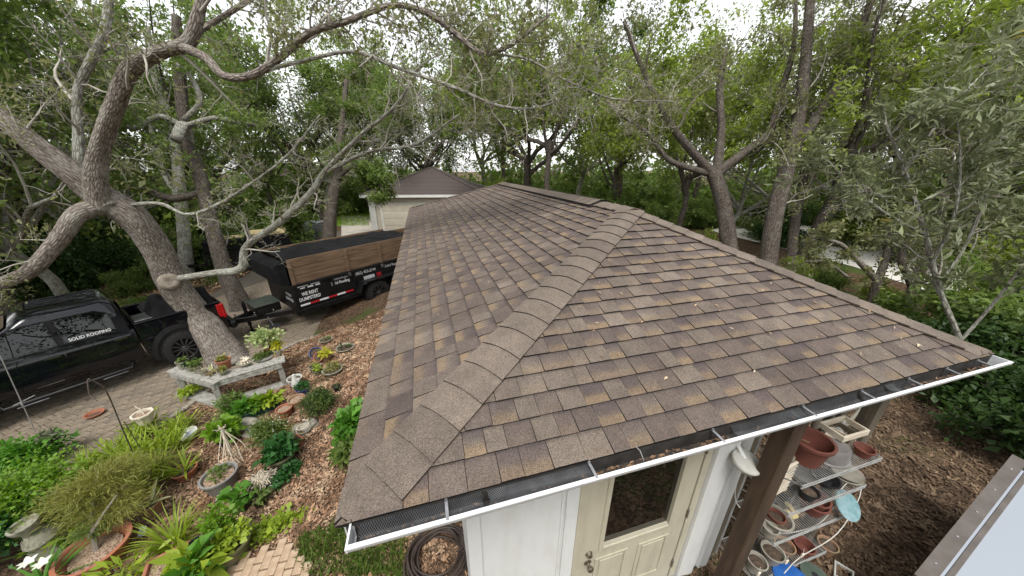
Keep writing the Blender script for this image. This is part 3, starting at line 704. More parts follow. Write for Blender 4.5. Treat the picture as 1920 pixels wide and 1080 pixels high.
for x in (GX_0,GX_1):
    p = MB(); p.prism([(x-.004,y,z) for (y,z) in [(-.002,zt+.002),(-.002,zt-.092),(-.063,zt-.092),(-.088,zt-.047),(-.107,zt-.027),(-.111,zt+.002)]],(1,0,0),.008); p.build('end_cap', MATS['gutter_white'], gut)
for i,x in enumerate((.45,1.18,1.98,2.70,3.25,3.75,4.2,4.6)):
    p = MB(); p.bar((x,-.012,zt+.004),(x,-.104,zt-.002),.014,.005); p.lathe([(.006,-.004),(.006,.012)],8,(x,-.02,zt+.004)); p.build('hanger', MATS['galvanised'], gut)
p = MB(); p.tube([(1.46,-.014,zt+.03),(1.465,-.045,zt+.028),(1.47,-.075,zt-.005),(1.475,-.07,zt-.06)],.003,8); p.build('hanger_rod', MATS['galvanised'], gut, smooth=True)
# expanded-metal guard panels, some pushed down
M('guard_metal', (0.075,0.078,0.085), (0.12,0.125,0.13), scale=20, rough=0.5, metal=0.4)
def guard(xa, xb, dips, seed):
    rr = random.Random(seed); V = []; F = []
    def surf(x,s):                                  # s: 0 back .. 1 front
        z = zt-.006-.028*math.sin(math.pi*s)*(1+.5*math.sin(x*3+seed))
        for (c,wd,dp) in dips: z -= dp*math.exp(-((x-c)/wd)**2)*(1-(2*s-1)**2*.7)
        return (x,-.014-s*.078,z)
    wv = .0014; st = .0105; Wd = .08; N = 6
    n = int((xb-xa)/st)
    for i in range(-9,n):
        for dirn in (1,-1):
            x0 = xa+i*st; prev = None
            for j in range(N+1):
                s = j/N; x = x0+(s*Wd if dirn > 0 else (1-s)*Wd)
                if x < xa or x > xb: prev = None; continue
                p = surf(x,s); q = (p[0]+wv*1.6,p[1],p[2]+.0006*dirn); k = len(V); V += [p,q]
                if prev is not None: F.append((prev,prev+1,k+1,k))
                prev = k
    o = np_mesh('gutter_guard', V, F, MATS['guard_metal'], gut); return o
guard(.07,.62,[],1); guard(.64,1.19,[(1.0,.15,.01)],2); guard(2.12,2.62,[(2.3,.12,.03)],3); guard(2.6,3.22,[(2.95,.2,.02)],4); guard(3.24,3.5,[(3.4,.1,.04)],5); guard(3.5,3.8,[(3.7,.1,.05)],6)
# decayed leaves and grit lying in the trough
V = []; F = []
for i in range(420):
    x = random.choice([random.uniform(1.22,2.1),random.uniform(3.7,4.78),random.uniform(.1,4.8)]); y = -.04+random.uniform(-.03,.022); z = zt-.079+random.uniform(0,.012)
    a = random.uniform(0,6.28); l = random.uniform(.008,.028); wd = l*random.uniform(.15,.4); c, s_ = math.cos(a), math.sin(a); k = len(V)
    V += [(x-c*l,y-s_*l*.5,z),(x+s_*wd,y-c*wd,z+.004),(x+c*l,y+s_*l*.5,z+random.uniform(0,.01)),(x-s_*wd,y+c*wd,z+.003)]; F.append((k,k+1,k+2,k+3))
M('old_leaf', (0.13,0.075,0.042), (0.24,0.15,0.085), scale=30, rough=.8, island=.5)
o = np_mesh('gutter_debris', V, F, MATS['old_leaf'], gut); o['kind'] = 'stuff'
# ================================================================== ground, driveway, path, road
def ground_mat():
    m, t, b = new_mat('leaf_litter')
    tc = _n(t,'ShaderNodeTexCoord'); v = _n(t,'ShaderNodeTexVoronoi'); v.inputs['Scale'].default_value = 22
    v2 = _n(t,'ShaderNodeTexVoronoi'); v2.inputs['Scale'].default_value = 55
    n1 = _n(t,'ShaderNodeTexNoise'); n1.inputs['Scale'].default_value = .45; n1.inputs['Detail'].default_value = 6
    n2 = _n(t,'ShaderNodeTexNoise'); n2.inputs['Scale'].default_value = 5; n2.inputs['Detail'].default_value = 8
    for n in (v,v2,n1,n2): t.links.new(tc.outputs['Object'], n.inputs['Vector'])
    s = _n(t,'ShaderNodeSeparateColor'); t.links.new(v.outputs['Color'], s.inputs[0])
    cr = _n(t,'ShaderNodeValToRGB'); e = cr.color_ramp.elements; e[0].color = rgb((.050,.034,.022)); e[1].color = rgb((.190,.125,.080)); x = e.new(.5); x.color = rgb((.105,.068,.042))
    t.links.new(s.outputs[0], cr.inputs[0])
    g = _n(t,'ShaderNodeValToRGB'); e = g.color_ramp.elements; e[0].color = rgb((.045,.065,.018)); e[1].color = rgb((.10,.13,.04)); t.links.new(n2.outputs['Fac'], g.inputs[0])
    mr = _n(t,'ShaderNodeMapRange', interpolation_type='SMOOTHSTEP'); mr.inputs['From Min'].default_value = .54; mr.inputs['From Max'].default_value = .64; t.links.new(n1.outputs['Fac'], mr.inputs['Value'])
    mx = _n(t,'ShaderNodeMix', data_type='RGBA'); t.links.new(mr.outputs[0], mx.inputs['Factor']); t.links.new(cr.outputs[0], mx.inputs['A']); t.links.new(g.outputs[0], mx.inputs['B'])
    t.links.new(mx.outputs['Result'], b.inputs['Base Color']); b.inputs['Roughness'].default_value = .95; b.inputs['Specular IOR Level'].default_value = .1
    bp = _n(t,'ShaderNodeBump'); bp.inputs['Strength'].default_value = .8; bp.inputs['Distance'].default_value = .02; t.links.new(v2.outputs['Distance'], bp.inputs['Height']); t.links.new(bp.outputs[0], b.inputs['Normal'])
ground_mat()
gx = sorted(set([-220,-140,-90,-60,-40,-25,-15,-10,-7]+[round(-5+.25*i,2) for i in range(24)]+[2,4,8,15,25,40,70,120,220])); gy = [-120,-60,-30,-15,-8,-4]+list(range(-2,14,2))+[16,22,30,45,70,110,170,260]
V = [(x,y,zg(x,y)-.004) for y in gy for x in gx]; nx = len(gx)
F = [(j*nx+i,j*nx+i+1,(j+1)*nx+i+1,(j+1)*nx+i) for j in range(len(gy)-1) for i in range(nx-1)]
o = np_mesh('ground', V, F, MATS['leaf_litter'], smooth=True); tag(o, kind='structure')

# --- paver driveway (a bedding sheet, every near paver a block of its own)
M('paver', (0.165,0.132,0.095), (0.25,0.205,0.15), c3=(0.205,0.165,0.12), scale=16, rough=.9, bump=.3, bscale=90)
M('paver_grey', (0.13,0.108,0.082), (0.205,0.17,0.13), scale=16, rough=.9, bump=.3, bscale=90)
M('bedding', (0.075,0.062,0.048), (0.14,0.12,0.095), scale=25, rough=.95, bump=.4, bscale=150)
drive_px = [(-60,1010),(90,905),(200,860),(345,768),(400,725),(560,640),(715,583),(760,560),(800,470),(700,438),(660,428),(560,452),(500,490),(455,520),(380,560),(200,640),(-60,740)]
DR = [G(*q)[:2] for q in drive_px]
def inside(p, poly):
    c = False; n = len(poly); j = n-1
    for i in range(n):
        a, b = poly[i], poly[j]
        if (a[1] > p[1]) != (b[1] > p[1]) and p[0] < (b[0]-a[0])*(p[1]-a[1])/(b[1]-a[1])+a[0]: c = not c
        j = i
    return c
ZD = -.45
o = MB().add([(p[0],p[1],ZD+.012) for p in DR],[tuple(range(len(DR)))]).build('driveway', MATS['bedding']); tag(o, kind='structure'); drive = o
ang = math.atan2(G(560,640)[1]-G(345,768)[1], G(560,640)[0]-G(345,768)[0]); ca, sa = math.cos(ang), math.sin(ang)
pv = []
ox, oy = G(345,768)[:2]
for i in range(-40,75):
    for j in range(-12,40):
        lx = i*.215+(.107 if j % 2 else 0); ly = j*.145; x = ox+ca*lx-sa*ly; y = oy+sa*lx+ca*ly
        if inside((x,y), DR) and zg(x,y) < -.40:
            pv.append((depth_of((x,y,ZD)), x, y))
pv.sort(); bm_ = MB(); bm_.box((0,0,0),(.205,.136,.05),bevel=.009); pm = None
far = MB(); rot = Matrix.Rotation(ang,3,'Z'); n_ = 0
for (dd,x,y) in pv:
    rr = Matrix.Rotation(ang+random.gauss(0,.02),3,'Z'); z = ZD+.006+random.uniform(-.004,.006)
    pr = np.array([x,y,z])-CAM; sx = 960+FPX*(pr@_r)/(pr@_f)
    if n_ < 300 and 120 < sx < 760:
        n_ += 1
        if pm is None: o = bm_.build('paver', MATS['paver'], drive); pm = o.data
        else: o = bpy.data.objects.new('paver', pm); COL.objects.link(o); o.parent = drive
        o.location = (x,y,z); o.rotation_euler = (random.gauss(0,.012),random.gauss(0,.012),ang+random.gauss(0,.02))
        if random.random() < .4:
            o.material_slots[0].link = 'OBJECT'; o.material_slots[0].material = MATS['paver_grey']
    else: far.box((x,y,z),(.205,.136,.05),rr,bevel=.009)
o = far.build('paver_field', MATS['paver'], drive); o['kind'] = 'stuff'
# timber/stone edging between bed and drive
M('edge_stone', (0.20,0.175,0.14), (0.31,0.28,0.23), scale=12, rough=.9, bump=.3)
epx = [(200,860),(345,770),(402,727),(470,688),(560,642),(640,610),(715,584)]
for a,b in zip(epx[:-1],epx[1:]):
    pa, pb = G(*a), G(*b); n = max(1,int(np.linalg.norm(pb-pa)/.24))
    for k in range(n):
        q0 = pa+(pb-pa)*(k+.02)/n; q1 = pa+(pb-pa)*(k+.98)/n
        e = MB(); e.bar((q0[0],q0[1],ZD+.02),(q1[0],q1[1],ZD+.02),.11,.09,bevel=.012); e.build('edging_brick', MATS['edge_stone'], drive)
# --- short brick path at the foot of the picture
M('path_brick', (0.37,0.255,0.165), (0.46,0.35,0.245), scale=14, rough=.9, bump=.25, bscale=90)
pth_px = [(395,1110),(440,1062),(540,1020),(572,1050),(580,1110)]
PT = [G(*q)[:2] for q in pth_px]; zp = min(zg(*p) for p in PT)
o = MB().add([(p[0],p[1],zg(p[0])+.004) for p in PT],[tuple(range(len(PT)))]).build('brick_path', MATS['bedding']); tag(o, kind='structure'); path = o
pa, pb = G(440,1062), G(540,1020); an = math.atan2(pb[1]-pa[1],pb[0]-pa[0])+R(-2); c_, s_ = math.cos(an), math.sin(an); bb = MB(); bb.box((0,0,0),(.092,.190,.055),bevel=.007); pm = None
for i in range(-4,14):
    for j in range(-6,2):
        lx = i*.103; ly = j*.205+(.1 if i % 2 else 0)-.1; x = pa[0]+c_*lx-s_*ly; y = pa[1]+s_*lx+c_*ly
        if inside((x,y),PT):
            if pm is None: o = bb.build('brick', MATS['path_brick'], path); pm = o.data
            else: o = bpy.data.objects.new('brick', pm); COL.objects.link(o); o.parent = path
            o.location = (x,y,zg(x)+.012+random.uniform(-.003,.005)); o.rotation_euler = (random.gauss(0,.015),random.gauss(0,.015)+.04,an+random.gauss(0,.02))
# --- bright sandy road seen through the trees on the right
M('road_sand', (0.72,0.70,0.66), (0.60,0.57,0.52), scale=1.5, rough=.9)
rp_ = [G(1330,432),G(1420,412),G(1620,432),G(2100,520),G(2300,700),G(1960,640),G(1780,560),G(1600,500)]
o = MB().add([(p[0],p[1],.012) for p in rp_],[tuple(range(8))]).build('road', MATS['road_sand']); tag(o, kind='structure')
# --- pale drive and lawn in front of the neighbouring garage
M('concrete', (0.42,0.38,0.33), (0.52,0.48,0.42), scale=2, rough=.9)
q = [G(640,450),G(800,450),G(780,405),G(690,405),G(640,405)]
o = MB().add([(p[0],p[1],ZD+.016) for p in q],[tuple(range(5))]).build('concrete_apron', MATS['concrete']); tag(o, kind='structure')
leaf_mat('lawn', (0.16,0.27,0.03), (0.28,0.42,0.06), trans=.3)
M('lawn_soil', (0.17,0.28,0.04), (0.24,0.36,0.06), scale=12, rough=.95)
q = [G(555,424),G(690,424),G(700,386),G(555,386)]
o = MB().add([(p[0],p[1],ZD+.006) for p in q],[tuple(range(4))]).build('lawn', MATS['lawn_soil']); tag(o, kind='structure')
rg = np.random.default_rng(4); n = 14000
ua, ub = rg.uniform(0,1,n), rg.uniform(0,1,n); Q = np.array(q)
P = (Q[0]*(1-ua)[:,None]+Q[1]*ua[:,None])*(1-ub)[:,None]+(Q[3]*(1-ua)[:,None]+Q[2]*ua[:,None])*ub[:,None]; P[:,2] = ZD
V, F = leaf_cloud(P, .12, .03, rg, 0, dirs=np.tile([0,0,1.0],(n,1)), jit=.4)
o = np_mesh('lawn_grass', V, F, MATS['lawn']); tag(o, 'bright green mown lawn beyond the parked trailers', 'grass', kind='stuff')

# --- wood-chip mulch, fallen leaves, grass tufts: loose cover
M('mulch', (0.185,0.100,0.056), (0.45,0.315,0.205), c3=(0.32,0.195,0.12), scale=4, rough=.9, island=.5)
M('dead_leaf', (0.075,0.047,0.028), (0.21,0.145,0.09), c3=(0.13,0.085,0.052), scale=3, rough=.9, island=.5)  # darker leaf tone, tree shade on the right put into the colour
M('dry_leaf', (0.16,0.095,0.05), (0.40,0.27,0.16), c3=(0.28,0.175,0.10), scale=3, rough=.9, island=.5)
def chips(name, n, region, reject, size, mat, seed, label, cat, aspect=.42, stack=.03):
    rg = np.random.default_rng(seed); P = np.stack([rg.uniform(region[0],region[1],n*2), rg.uniform(region[2],region[3],n*2)],1)
    den = .5+.5*np.sin(P[:,0]*3.1+1.7*np.sin(P[:,1]*2.3))*np.sin(P[:,1]*2.7+1.3*np.sin(P[:,0]*1.9)+seed); thin = rg.uniform(0,1,len(P)) < .30+.85*den
    k = np.array([not reject(p) for p in P])&thin; P = P[k][:n]; n = len(P)
    z = np.array([zg(p[0]) for p in P])+rg.uniform(.002,stack,n)
    a = rg.uniform(0,6.28,n); L = size*rg.lognormal(0,.45,n)*.5; Wd = L*aspect*rg.uniform(.5,1.5,n)
    tl = rg.normal(0,.35,n); tw = rg.normal(0,.4,n)
    d = np.stack([np.cos(a),np.sin(a),tl],1); s = np.stack([-np.sin(a),np.cos(a),tw],1); C = np.stack([P[:,0],P[:,1],z],1)
    V = np.stack([C-d*L[:,None]-s*Wd[:,None]*.6, C-d*L[:,None]*.7+s*Wd[:,None], C+d*L[:,None]+s*Wd[:,None]*.7, C+d*L[:,None]*.8-s*Wd[:,None]],1).reshape(-1,3)
    o = np_mesh(name, V, np.arange(4*n).reshape(-1,4), MATS[mat]); return tag(o, label, cat, kind='stuff')
in_shop = lambda p: p[0] > .55 and p[1] > .47 and p[0] < 3.1
bed = lambda p: inside(p,DR) or inside(p,PT) or in_shop(p)
chips('mulch', 110000, (-4.6,.56,-.4,9.5), bed, .028, 'mulch', 1, 'reddish brown wood chip mulch spread over the garden bed', 'mulch')
chips('fallen_leaves', 52000, (2.6,9.5,-2.5,2.6), lambda p: p[0] < 3.15 and p[1] > .4, .036, 'dead_leaf', 2, 'brown dead oak leaves covering the ground behind the workshop', 'leaves', .38)
chips('fallen_leaves', 16000, (-14,-3.2,6.5,17), lambda p: inside(p,DR), .085, 'dry_leaf', 3, 'dry brown leaf litter under the trees beyond the truck', 'leaves', .45, .05)
def tufts(name, n, poly, h, mat, seed, label, cat='grass'):
    rg = np.random.default_rng(seed); pl = [G(*q)[:2] for q in poly]; P = []
    x0,x1 = min(p[0] for p in pl),max(p[0] for p in pl); y0,y1 = min(p[1] for p in pl),max(p[1] for p in pl); cl = rg.uniform(0,1,(40,2))*[x1-x0,y1-y0]+[x0,y0]
    while len(P) < n:
        q = cl[rg.integers(0,40)]+rg.normal(size=2)*.10*max(1,(x1-x0)*.35)
        if inside(q,pl): P.append((q[0],q[1],zg(q[0])))
    P = np.array(P); V, F = leaf_cloud(P, h, h*.11, rg, 0, dirs=np.tile([0,0,1.0],(n,1)), jit=.55)
    o = np_mesh(name, V, F, MATS[mat]); return tag(o, label, cat, kind='stuff')
leaf_mat('grass', (0.06,0.10,0.018), (0.16,0.24,0.045), (0.26,0.27,0.08), trans=.3)
tufts('grass', 5200, [(560,1010),(650,975),(760,985),(790,1085),(590,1090),(560,1050)], .085, 'grass', 5, 'thin grass growing below the roof corner beside the brick path')
tufts('ground_cover', 9000, [(200,520),(330,480),(430,470),(440,520),(330,560),(230,590),(180,560)], .16, 'grass', 6, 'low green ground cover between the truck and the leaf litter', 'ground cover')
# ================================================================== pickup truck
def paint_mat(name, c, rough=.12):
    m, t, b = new_mat(name); b.inputs['Base Color'].default_value = rgb(c); b.inputs['Roughness'].default_value = rough+.12
    b.inputs['Coat Weight'].default_value = .8; b.inputs['Coat Roughness'].default_value = .02; b.inputs['Specular IOR Level'].default_value = .15
    tc = _n(t,'ShaderNodeTexCoord'); n = _n(t,'ShaderNodeTexNoise'); n.inputs['Scale'].default_value = 2.5; t.links.new(tc.outputs['Object'],n.inputs['Vector'])
    mr = _n(t,'ShaderNodeMapRange'); mr.inputs['To Min'].default_value = rough; mr.inputs['To Max'].default_value = rough+.22; t.links.new(n.outputs['Fac'],mr.inputs['Value']); t.links.new(mr.outputs[0],b.inputs['Roughness'])
paint_mat('black_paint', (0.003,0.0035,0.006), .06); paint_mat('red_lens', (0.42,0.01,0.012), .1)
M('steel_black', (0.004,0.004,0.0045), (0.010,0.0095,0.0095), scale=5, rough=.45, spec=.3)
M('rubber', (0.008,0.008,0.008), (0.018,0.017,0.016), scale=20, rough=.85)
M('chrome', (0.75,0.75,0.76), (0.6,0.6,0.62), rough=.15, metal=1.0)
M('rim_metal', (0.20,0.20,0.21), (0.10,0.10,0.105), rough=.3, metal=.8)
M('tarp', (0.004,0.004,0.0045), (0.011,0.011,0.012), scale=3, rough=.8, spec=.15, bump=.2, bscale=300)
M('decal_white', (0.78,0.78,0.78), (0.70,0.70,0.70), rough=.5)
M('decal_red', (0.50,0.015,0.025), (0.42,0.012,0.02), rough=.4)
M('decal_grey', (0.45,0.46,0.47), (0.6,0.6,0.62), scale=5, rough=.4)
glass_mat('auto_glass', (0.002,0.0025,0.003), .01); MATS['auto_glass'].node_tree.nodes['Principled BSDF'].inputs['Coat Weight'].default_value = 0; MATS['auto_glass'].node_tree.nodes['Principled BSDF'].inputs['IOR'].default_value = 1.38
M('plank', (0.205,0.132,0.078), (0.115,0.072,0.043), c3=(0.165,0.105,0.062), scale=5, rough=.8, bump=.25, stretch=(.35,3,3), bscale=18, island=.16)
def lerp(a,b,t): return a+(b-a)*t
def rrect(x0,x1,wd,z,rad,n=5):
    o = []
    for (cx,cy,a0) in ((x1-rad,wd-rad,0),(x0+rad,wd-rad,90),(x0+rad,-wd+rad,180),(x1-rad,-wd+rad,270)):
        for k in range(n): a = R(a0+90*k/(n-1)); o.append((cx+rad*math.cos(a),cy+rad*math.sin(a),z))
    return o
def wheel(parent, x, y, r, wd, side, spokes=10, z=None, rimr=.6):
    wh = bpy.data.objects.new('wheel', None); COL.objects.link(wh); wh.parent = parent; wh.location = (x,y,r if z is None else z)
    rot = Matrix.Rotation(R(-90*side),3,'X')
    p = MB(); p.lathe([(r*rimr,-wd/2),(r*.86,-wd/2),(r*.97,-wd*.40),(r,-wd*.25),(r,wd*.25),(r*.97,wd*.40),(r*.86,wd/2),(r*rimr,wd/2),(r*rimr*.97,wd*.3),(r*rimr*.97,-wd*.3),(r*rimr,-wd/2)],40,rot=rot)
    for k in range(40):
        a = 2*math.pi*k/40; c = Vector((r*1.0*math.cos(a),r*1.0*math.sin(a),(.05 if k % 2 else -.05)))
        p.box(rot@c,(.022,.05,wd*.55),rot@Matrix.Rotation(a,3,'Z'))
    p.build('tyre', MATS['rubber'], wh, smooth=True)
    p = MB(); p.lathe([(0.001,wd*.05),(r*rimr*.93,wd*.05),(r*rimr*.95,wd*.36),(r*rimr*.99,wd*.40),(r*rimr*1.0,wd*.30)],30,rot=rot); 
    p.build('rim_barrel', MATS['steel_black'], wh, smooth=True)
    p = MB()
    for k in range(spokes):
        a = 2*math.pi*k/spokes; u = Vector((math.cos(a),math.sin(a),0)); p.bar(rot@(u*r*.09+Vector((0,0,wd*.28))),rot@(u*r*rimr*.96+Vector((0,0,wd*.36))),.022,.03,up=rot@Vector((0,0,1)))
    p.lathe([(r*.13,wd*.2),(r*.13,wd*.32),(r*.09,wd*.36),(0.001,wd*.37)],16,rot=rot); p.build('rim', MATS['rim_metal'], wh)
    return wh
truck = thing('pickup_truck','glossy black crew cab pickup truck parked on the pavers behind the leaning oak trunk','truck',(-7.28,7.16,ZD+.035),R(221),scale=(.86,.86,1.03))
def tw(z):                                     # half width of the cab glasshouse at height z
    return float(np.interp(z,[1.18,1.26,1.5,1.80,1.90,1.95],[.965,.945,.90,.815,.74,.60]))
p = MB()                                       # lower body: hood, doors
def brow(wd,zt,zb=.44): return [(0,zb),(wd-.16,zb),(wd-.03,zb+.08),(wd,zb+.28),(wd-.005,zb+.42),(wd-.03,zt-.10),(wd-.06,zt-.03),(wd-.16,zt),(0,zt+.015)]
rings = []
for x,wd,zt,zb in ((-1.06,.995,1.22,.46),(-.5,1.0,1.225,.44),(.5,1.0,1.225,.44),(1.30,1.0,1.225,.46),(1.42,.995,1.23,.50),(2.0,.985,1.20,.50),(2.55,.965,1.15,.52),(2.80,.92,1.08,.55),(2.93,.84,.98,.58)):
    h = brow(wd,zt,zb); rings.append([(x,y,z) for y,z in h]+[(x,-y,z) for y,z in h[-2:0:-1]])
p.loft(rings); p.build('body', MATS['black_paint'], truck, smooth=True, recalc=True)
p = MB(); p.loft([rrect(-1.05,1.46,tw(1.18),1.19,.10),rrect(-1.05,1.36,tw(1.26),1.26,.12),rrect(-1.03,1.02,tw(1.5),1.5,.14),rrect(-.97,.52,tw(1.80),1.80,.16),rrect(-.90,.40,tw(1.90),1.895,.18),rrect(-.78,.22,tw(1.95),1.945,.16)])
cabo = p.build('cab', MATS['black_paint'], truck, smooth=True, recalc=True)
for y in (-.5,-.3,-.1,.1,.3,.5):
    p = MB(); p.bar((-.78,y,1.948),(.24,y,1.948),.045,.014,bevel=.005); p.build('roof_rib', MATS['black_paint'], cabo)
def pane(pts, name, par, off=.006, m='auto_glass', th=.006):
    P_ = [(x,tw(z)+off,z) for x,z in pts]; p = MB(); p.prism(P_,(0,1,0.35),th); return p.build(name, MATS[m], par, recalc=True)
dr_r = MB(); 
def door_panel(x0,x1,name):
    p = MB(); zs = [.56,.72,.86,1.0,1.10,1.17]
    def yy(z): return float(np.interp(z,[.44,.52,.72,.86,1.12,1.19],[.84,.97,1.0,.995,.97,.94]))+.007
    p.grid(lambda u,v: (lerp(x0,x1,u),yy(lerp(.50,1.195,v)),lerp(.50,1.195,v)),6,10)
    return p.build(name, MATS['black_paint'], truck, smooth='all')
fd = door_panel(.06,1.20,'door'); rd = door_panel(-.98,.045,'door')
for (d,x) in ((fd,.22),(rd,-.80)):
    p = MB(); p.bar((x-.12,1.022,1.075),(x+.12,1.022,1.075),.03,.038,bevel=.01); p.build('handle', MATS['black_paint'], d)
    p = MB(); p.bar((x-.11,1.036,1.092),(x+.11,1.036,1.092),.006,.006); p.build('handle_trim', MATS['chrome'], d)
pn = pane([(-.80,1.27),(-.02,1.27),(-.02,1.76),(-.62,1.76),(-.80,1.66)],'window',rd)
pane([(.085,1.27),(1.16,1.275),(1.06,1.36),(.60,1.74),(.46,1.765),(.085,1.765)],'window',fd)
pane([(-.015,1.27),(.08,1.27),(.08,1.77),(-.015,1.77)],'pillar_trim',cabo,.004,'steel_black')
def surround(pts, par):
    c = np.mean(np.array(pts),axis=0)
    for i in range(len(pts)):
        a, b = pts[i], pts[(i+1) % len(pts)]; p = MB(); p.bar((a[0],tw(a[1])+.018,a[1]),(b[0],tw(b[1])+.018,b[1]),.022,.022,up=(0,1,.3),bevel=.006); p.build('window_frame',MATS['black_paint'],par)
surround([(-.80,1.27),(-.02,1.27),(-.02,1.76),(-.62,1.76),(-.80,1.66)],rd); surround([(.085,1.27),(1.16,1.275),(1.06,1.36),(.60,1.74),(.46,1.765),(.085,1.765)],fd)
text('SOLID ROOFING', pn, (-.09,tw(1.30)+.020,1.30),(-1,0,0),(0,-.19,1),.085,'decal_white',bold=.016)
p = MB(); p.prism([(1.44,-.80,1.25),(1.44,.80,1.25),(.56,.68,1.79),(.56,-.68,1.79)],Vector((.55,0,.85)).normalized(),.012); p.build('windscreen', MATS['auto_glass'], cabo, recalc=True)
p = MB(); p.box((-1.03,0,1.54),(.012,1.30,.36)); p.build('rear_window', MATS['auto_glass'], cabo)
for s in (1,-1):
    mi = MB(); mi.box((1.10,s*1.16,1.30),(.14,.20,.26),bevel=.04); mi.bar((1.10,s*.93,1.24),(1.10,s*1.08,1.25),.07,.05,bevel=.01); mo = mi.build('mirror', MATS['black_paint'], truck)
    mi = MB(); mi.box((1.025,s*1.16,1.31),(.012,.16,.20),bevel=.003); mi.build('mirror_glass', MATS['chrome'], mo)
    mi = MB(); mi.box((1.115,s*1.263,1.205),(.16,.012,.03),bevel=.004); mi.build('turn_signal', MATS['chrome'], mo)
# fender badge, sill bars, flares, wheels
p = MB()
for k in range(3): p.box((1.52,1.008,1.03-.055*k),(.10,.014,.042),bevel=.004)
p.build('fender_badge', MATS['chrome'], truck)
p = MB(); p.bar((.62,1.022,.60),(.24,1.022,.60),.012,.018); p.build('door_badge', MATS['chrome'], fd)
for s in (1,-1):
    p = MB(); p.tube([(1.15,s*.93,.46),(1.1,s*1.06,.40),(-.75,s*1.06,.40),(-.80,s*.93,.46)],.038,10); sb = p.build('side_step', MATS['steel_black'], truck, smooth=True)
    for x in (.75,-.45):
        p = MB(); p.box((x,s*1.075,.365),(.42,.09,.02),bevel=.006); p.build('step_pad', MATS['rim_metal'], sb)
    for x in (1.93,-1.76):
        p = MB(); ro,ri = .60,.50; n = 14; o_ = []; i_ = []
        for k in range(n+1):
            a = R(-12+204*k/n); o_.append((x+ro*math.cos(a),s*1.0,.46+ro*math.sin(a))); i_.append((x+ri*math.cos(a),s*1.035,.46+ri*math.sin(a)))
        V = []; F = []
        for k in range(n+1):
            a, b = o_[k], i_[k]; V += [(a[0],s*.96,a[2]),(a[0],s*1.012,a[2]),(b[0],s*1.04,b[2]),(b[0],s*.90,b[2])]
        for k in range(n):
            for j in range(4): F.append((4*k+j,4*k+(j+1)%4,4*k+4+(j+1)%4,4*k+4+j))
        p.add(V,F); fl = p.build('fender_flare', MATS['steel_black'], truck, smooth=True, recalc=True)
        p = MB(); p.prism([(x+ri*math.cos(R(-20+220*k/16)),s*1.006,.46+ri*math.sin(R(-20+220*k/16))) for k in range(17)],(0,s,0),.004); p.build('wheel_well', MATS['rubber'], fl, recalc=True)
        wheel(truck,x,s*.92,.43,.30,s,spokes=12)
# bed: sides, rail caps, tailgate, floor, lamps, bumper
for s in (1,-1):
    p = MB(); rings = []
    for x,wd in ((-1.10,.995),(-1.4,1.0),(-2.3,1.0),(-2.72,.985),(-2.86,.955)):
        h = [(wd-.10,.52),(wd-.02,.56),(wd,.80),(wd-.01,.98),(wd-.035,1.10),(wd-.03,1.27),(wd-.09,1.295),(wd-.13,1.27),(wd-.13,.52)]
        rings.append([(x,s*y,z) for y,z in h])
    p.loft(rings); bs = p.build('bed_side', MATS['black_paint'], truck, smooth=True, recalc=True)
    p = MB(); p.bar((-1.10,s*.925,1.302),(-2.84,s*.905,1.302),.11,.02,bevel=.006); p.build('bed_rail', MATS['steel_black'], bs)
    p = MB(); p.box((-2.845,s*.895,1.06),(.10,.19,.40),bevel=.03); p.box((-2.80,s*.962,1.08),(.17,.035,.34),bevel=.012); p.build('tail_light', MATS['red_lens'], truck)
p = MB(); p.box((-2.86,0,.95),(.07,1.62,.66),bevel=.025); tg = p.build('tailgate', MATS['black_paint'], truck)
p = MB(); p.box((-2.90,0,1.12),(.012,.42,.10),bevel=.01); p.build('tailgate_handle', MATS['steel_black'], tg)
p = MB(); p.box((-1.98,0,.62),(1.75,1.75,.05)); p.box((-1.12,0,.95),(.05,1.75,.66)); p.build('bed_floor', MATS['steel_black'], truck)
p = MB(); p.box((-2.98,0,.60),(.20,1.90,.20),bevel=.05); p.build('rear_bumper', MATS['steel_black'], truck)
p = MB(); p.box((2.98,0,.62),(.16,1.86,.26),bevel=.06); p.build('front_bumper', MATS['chrome'], truck)
p = MB(); p.bar((-3.05,0,.46),(-3.30,0,.46),.06,.06); p.lathe([(.025,0),(.025,.05),(.018,.055),(.03,.08),(.026,.105),(.001,.115)],12,(-3.27,0,.49)); p.build('tow_hitch', MATS['chrome'], truck)
p = MB(); p.box((-1.30,.48,1.30),(.34,.62,.03),bevel=.01); p.build('bed_panel', MATS['rim_metal'], truck)
rg = np.random.default_rng(12); B_ = [(rg.uniform(-2.7,-1.5),rg.uniform(-.7,.7),rg.uniform(.12,.26),rg.uniform(.06,.2)) for _ in range(16)]
def cargo(u,v):
    x = lerp(-1.38,-2.80,u); y = lerp(.82,-.82,v); e = min(u,1-u,v,1-v); z = 1.18
    for (bx,by,s,h) in B_: z += h*math.exp(-(((x-bx)**2+(y-by)**2)/s**2)**2)
    z += .10*math.sin(9*u+3*v)*math.sin(7*v+2*u)*.5; z = lerp(1.26,z+.20,min(1,e/.10)); return (x,y,min(z,1.70))
p = MB(); p.grid(cargo,46,46); p.build('cargo_tarp', MATS['tarp'], truck, smooth='all')
p = MB(); p.box((-2.62,.40,1.385),(.10,.07,.05),Matrix.Rotation(.4,3,'Z'),bevel=.006); p.build('cargo_label', MATS['decal_red'], truck)

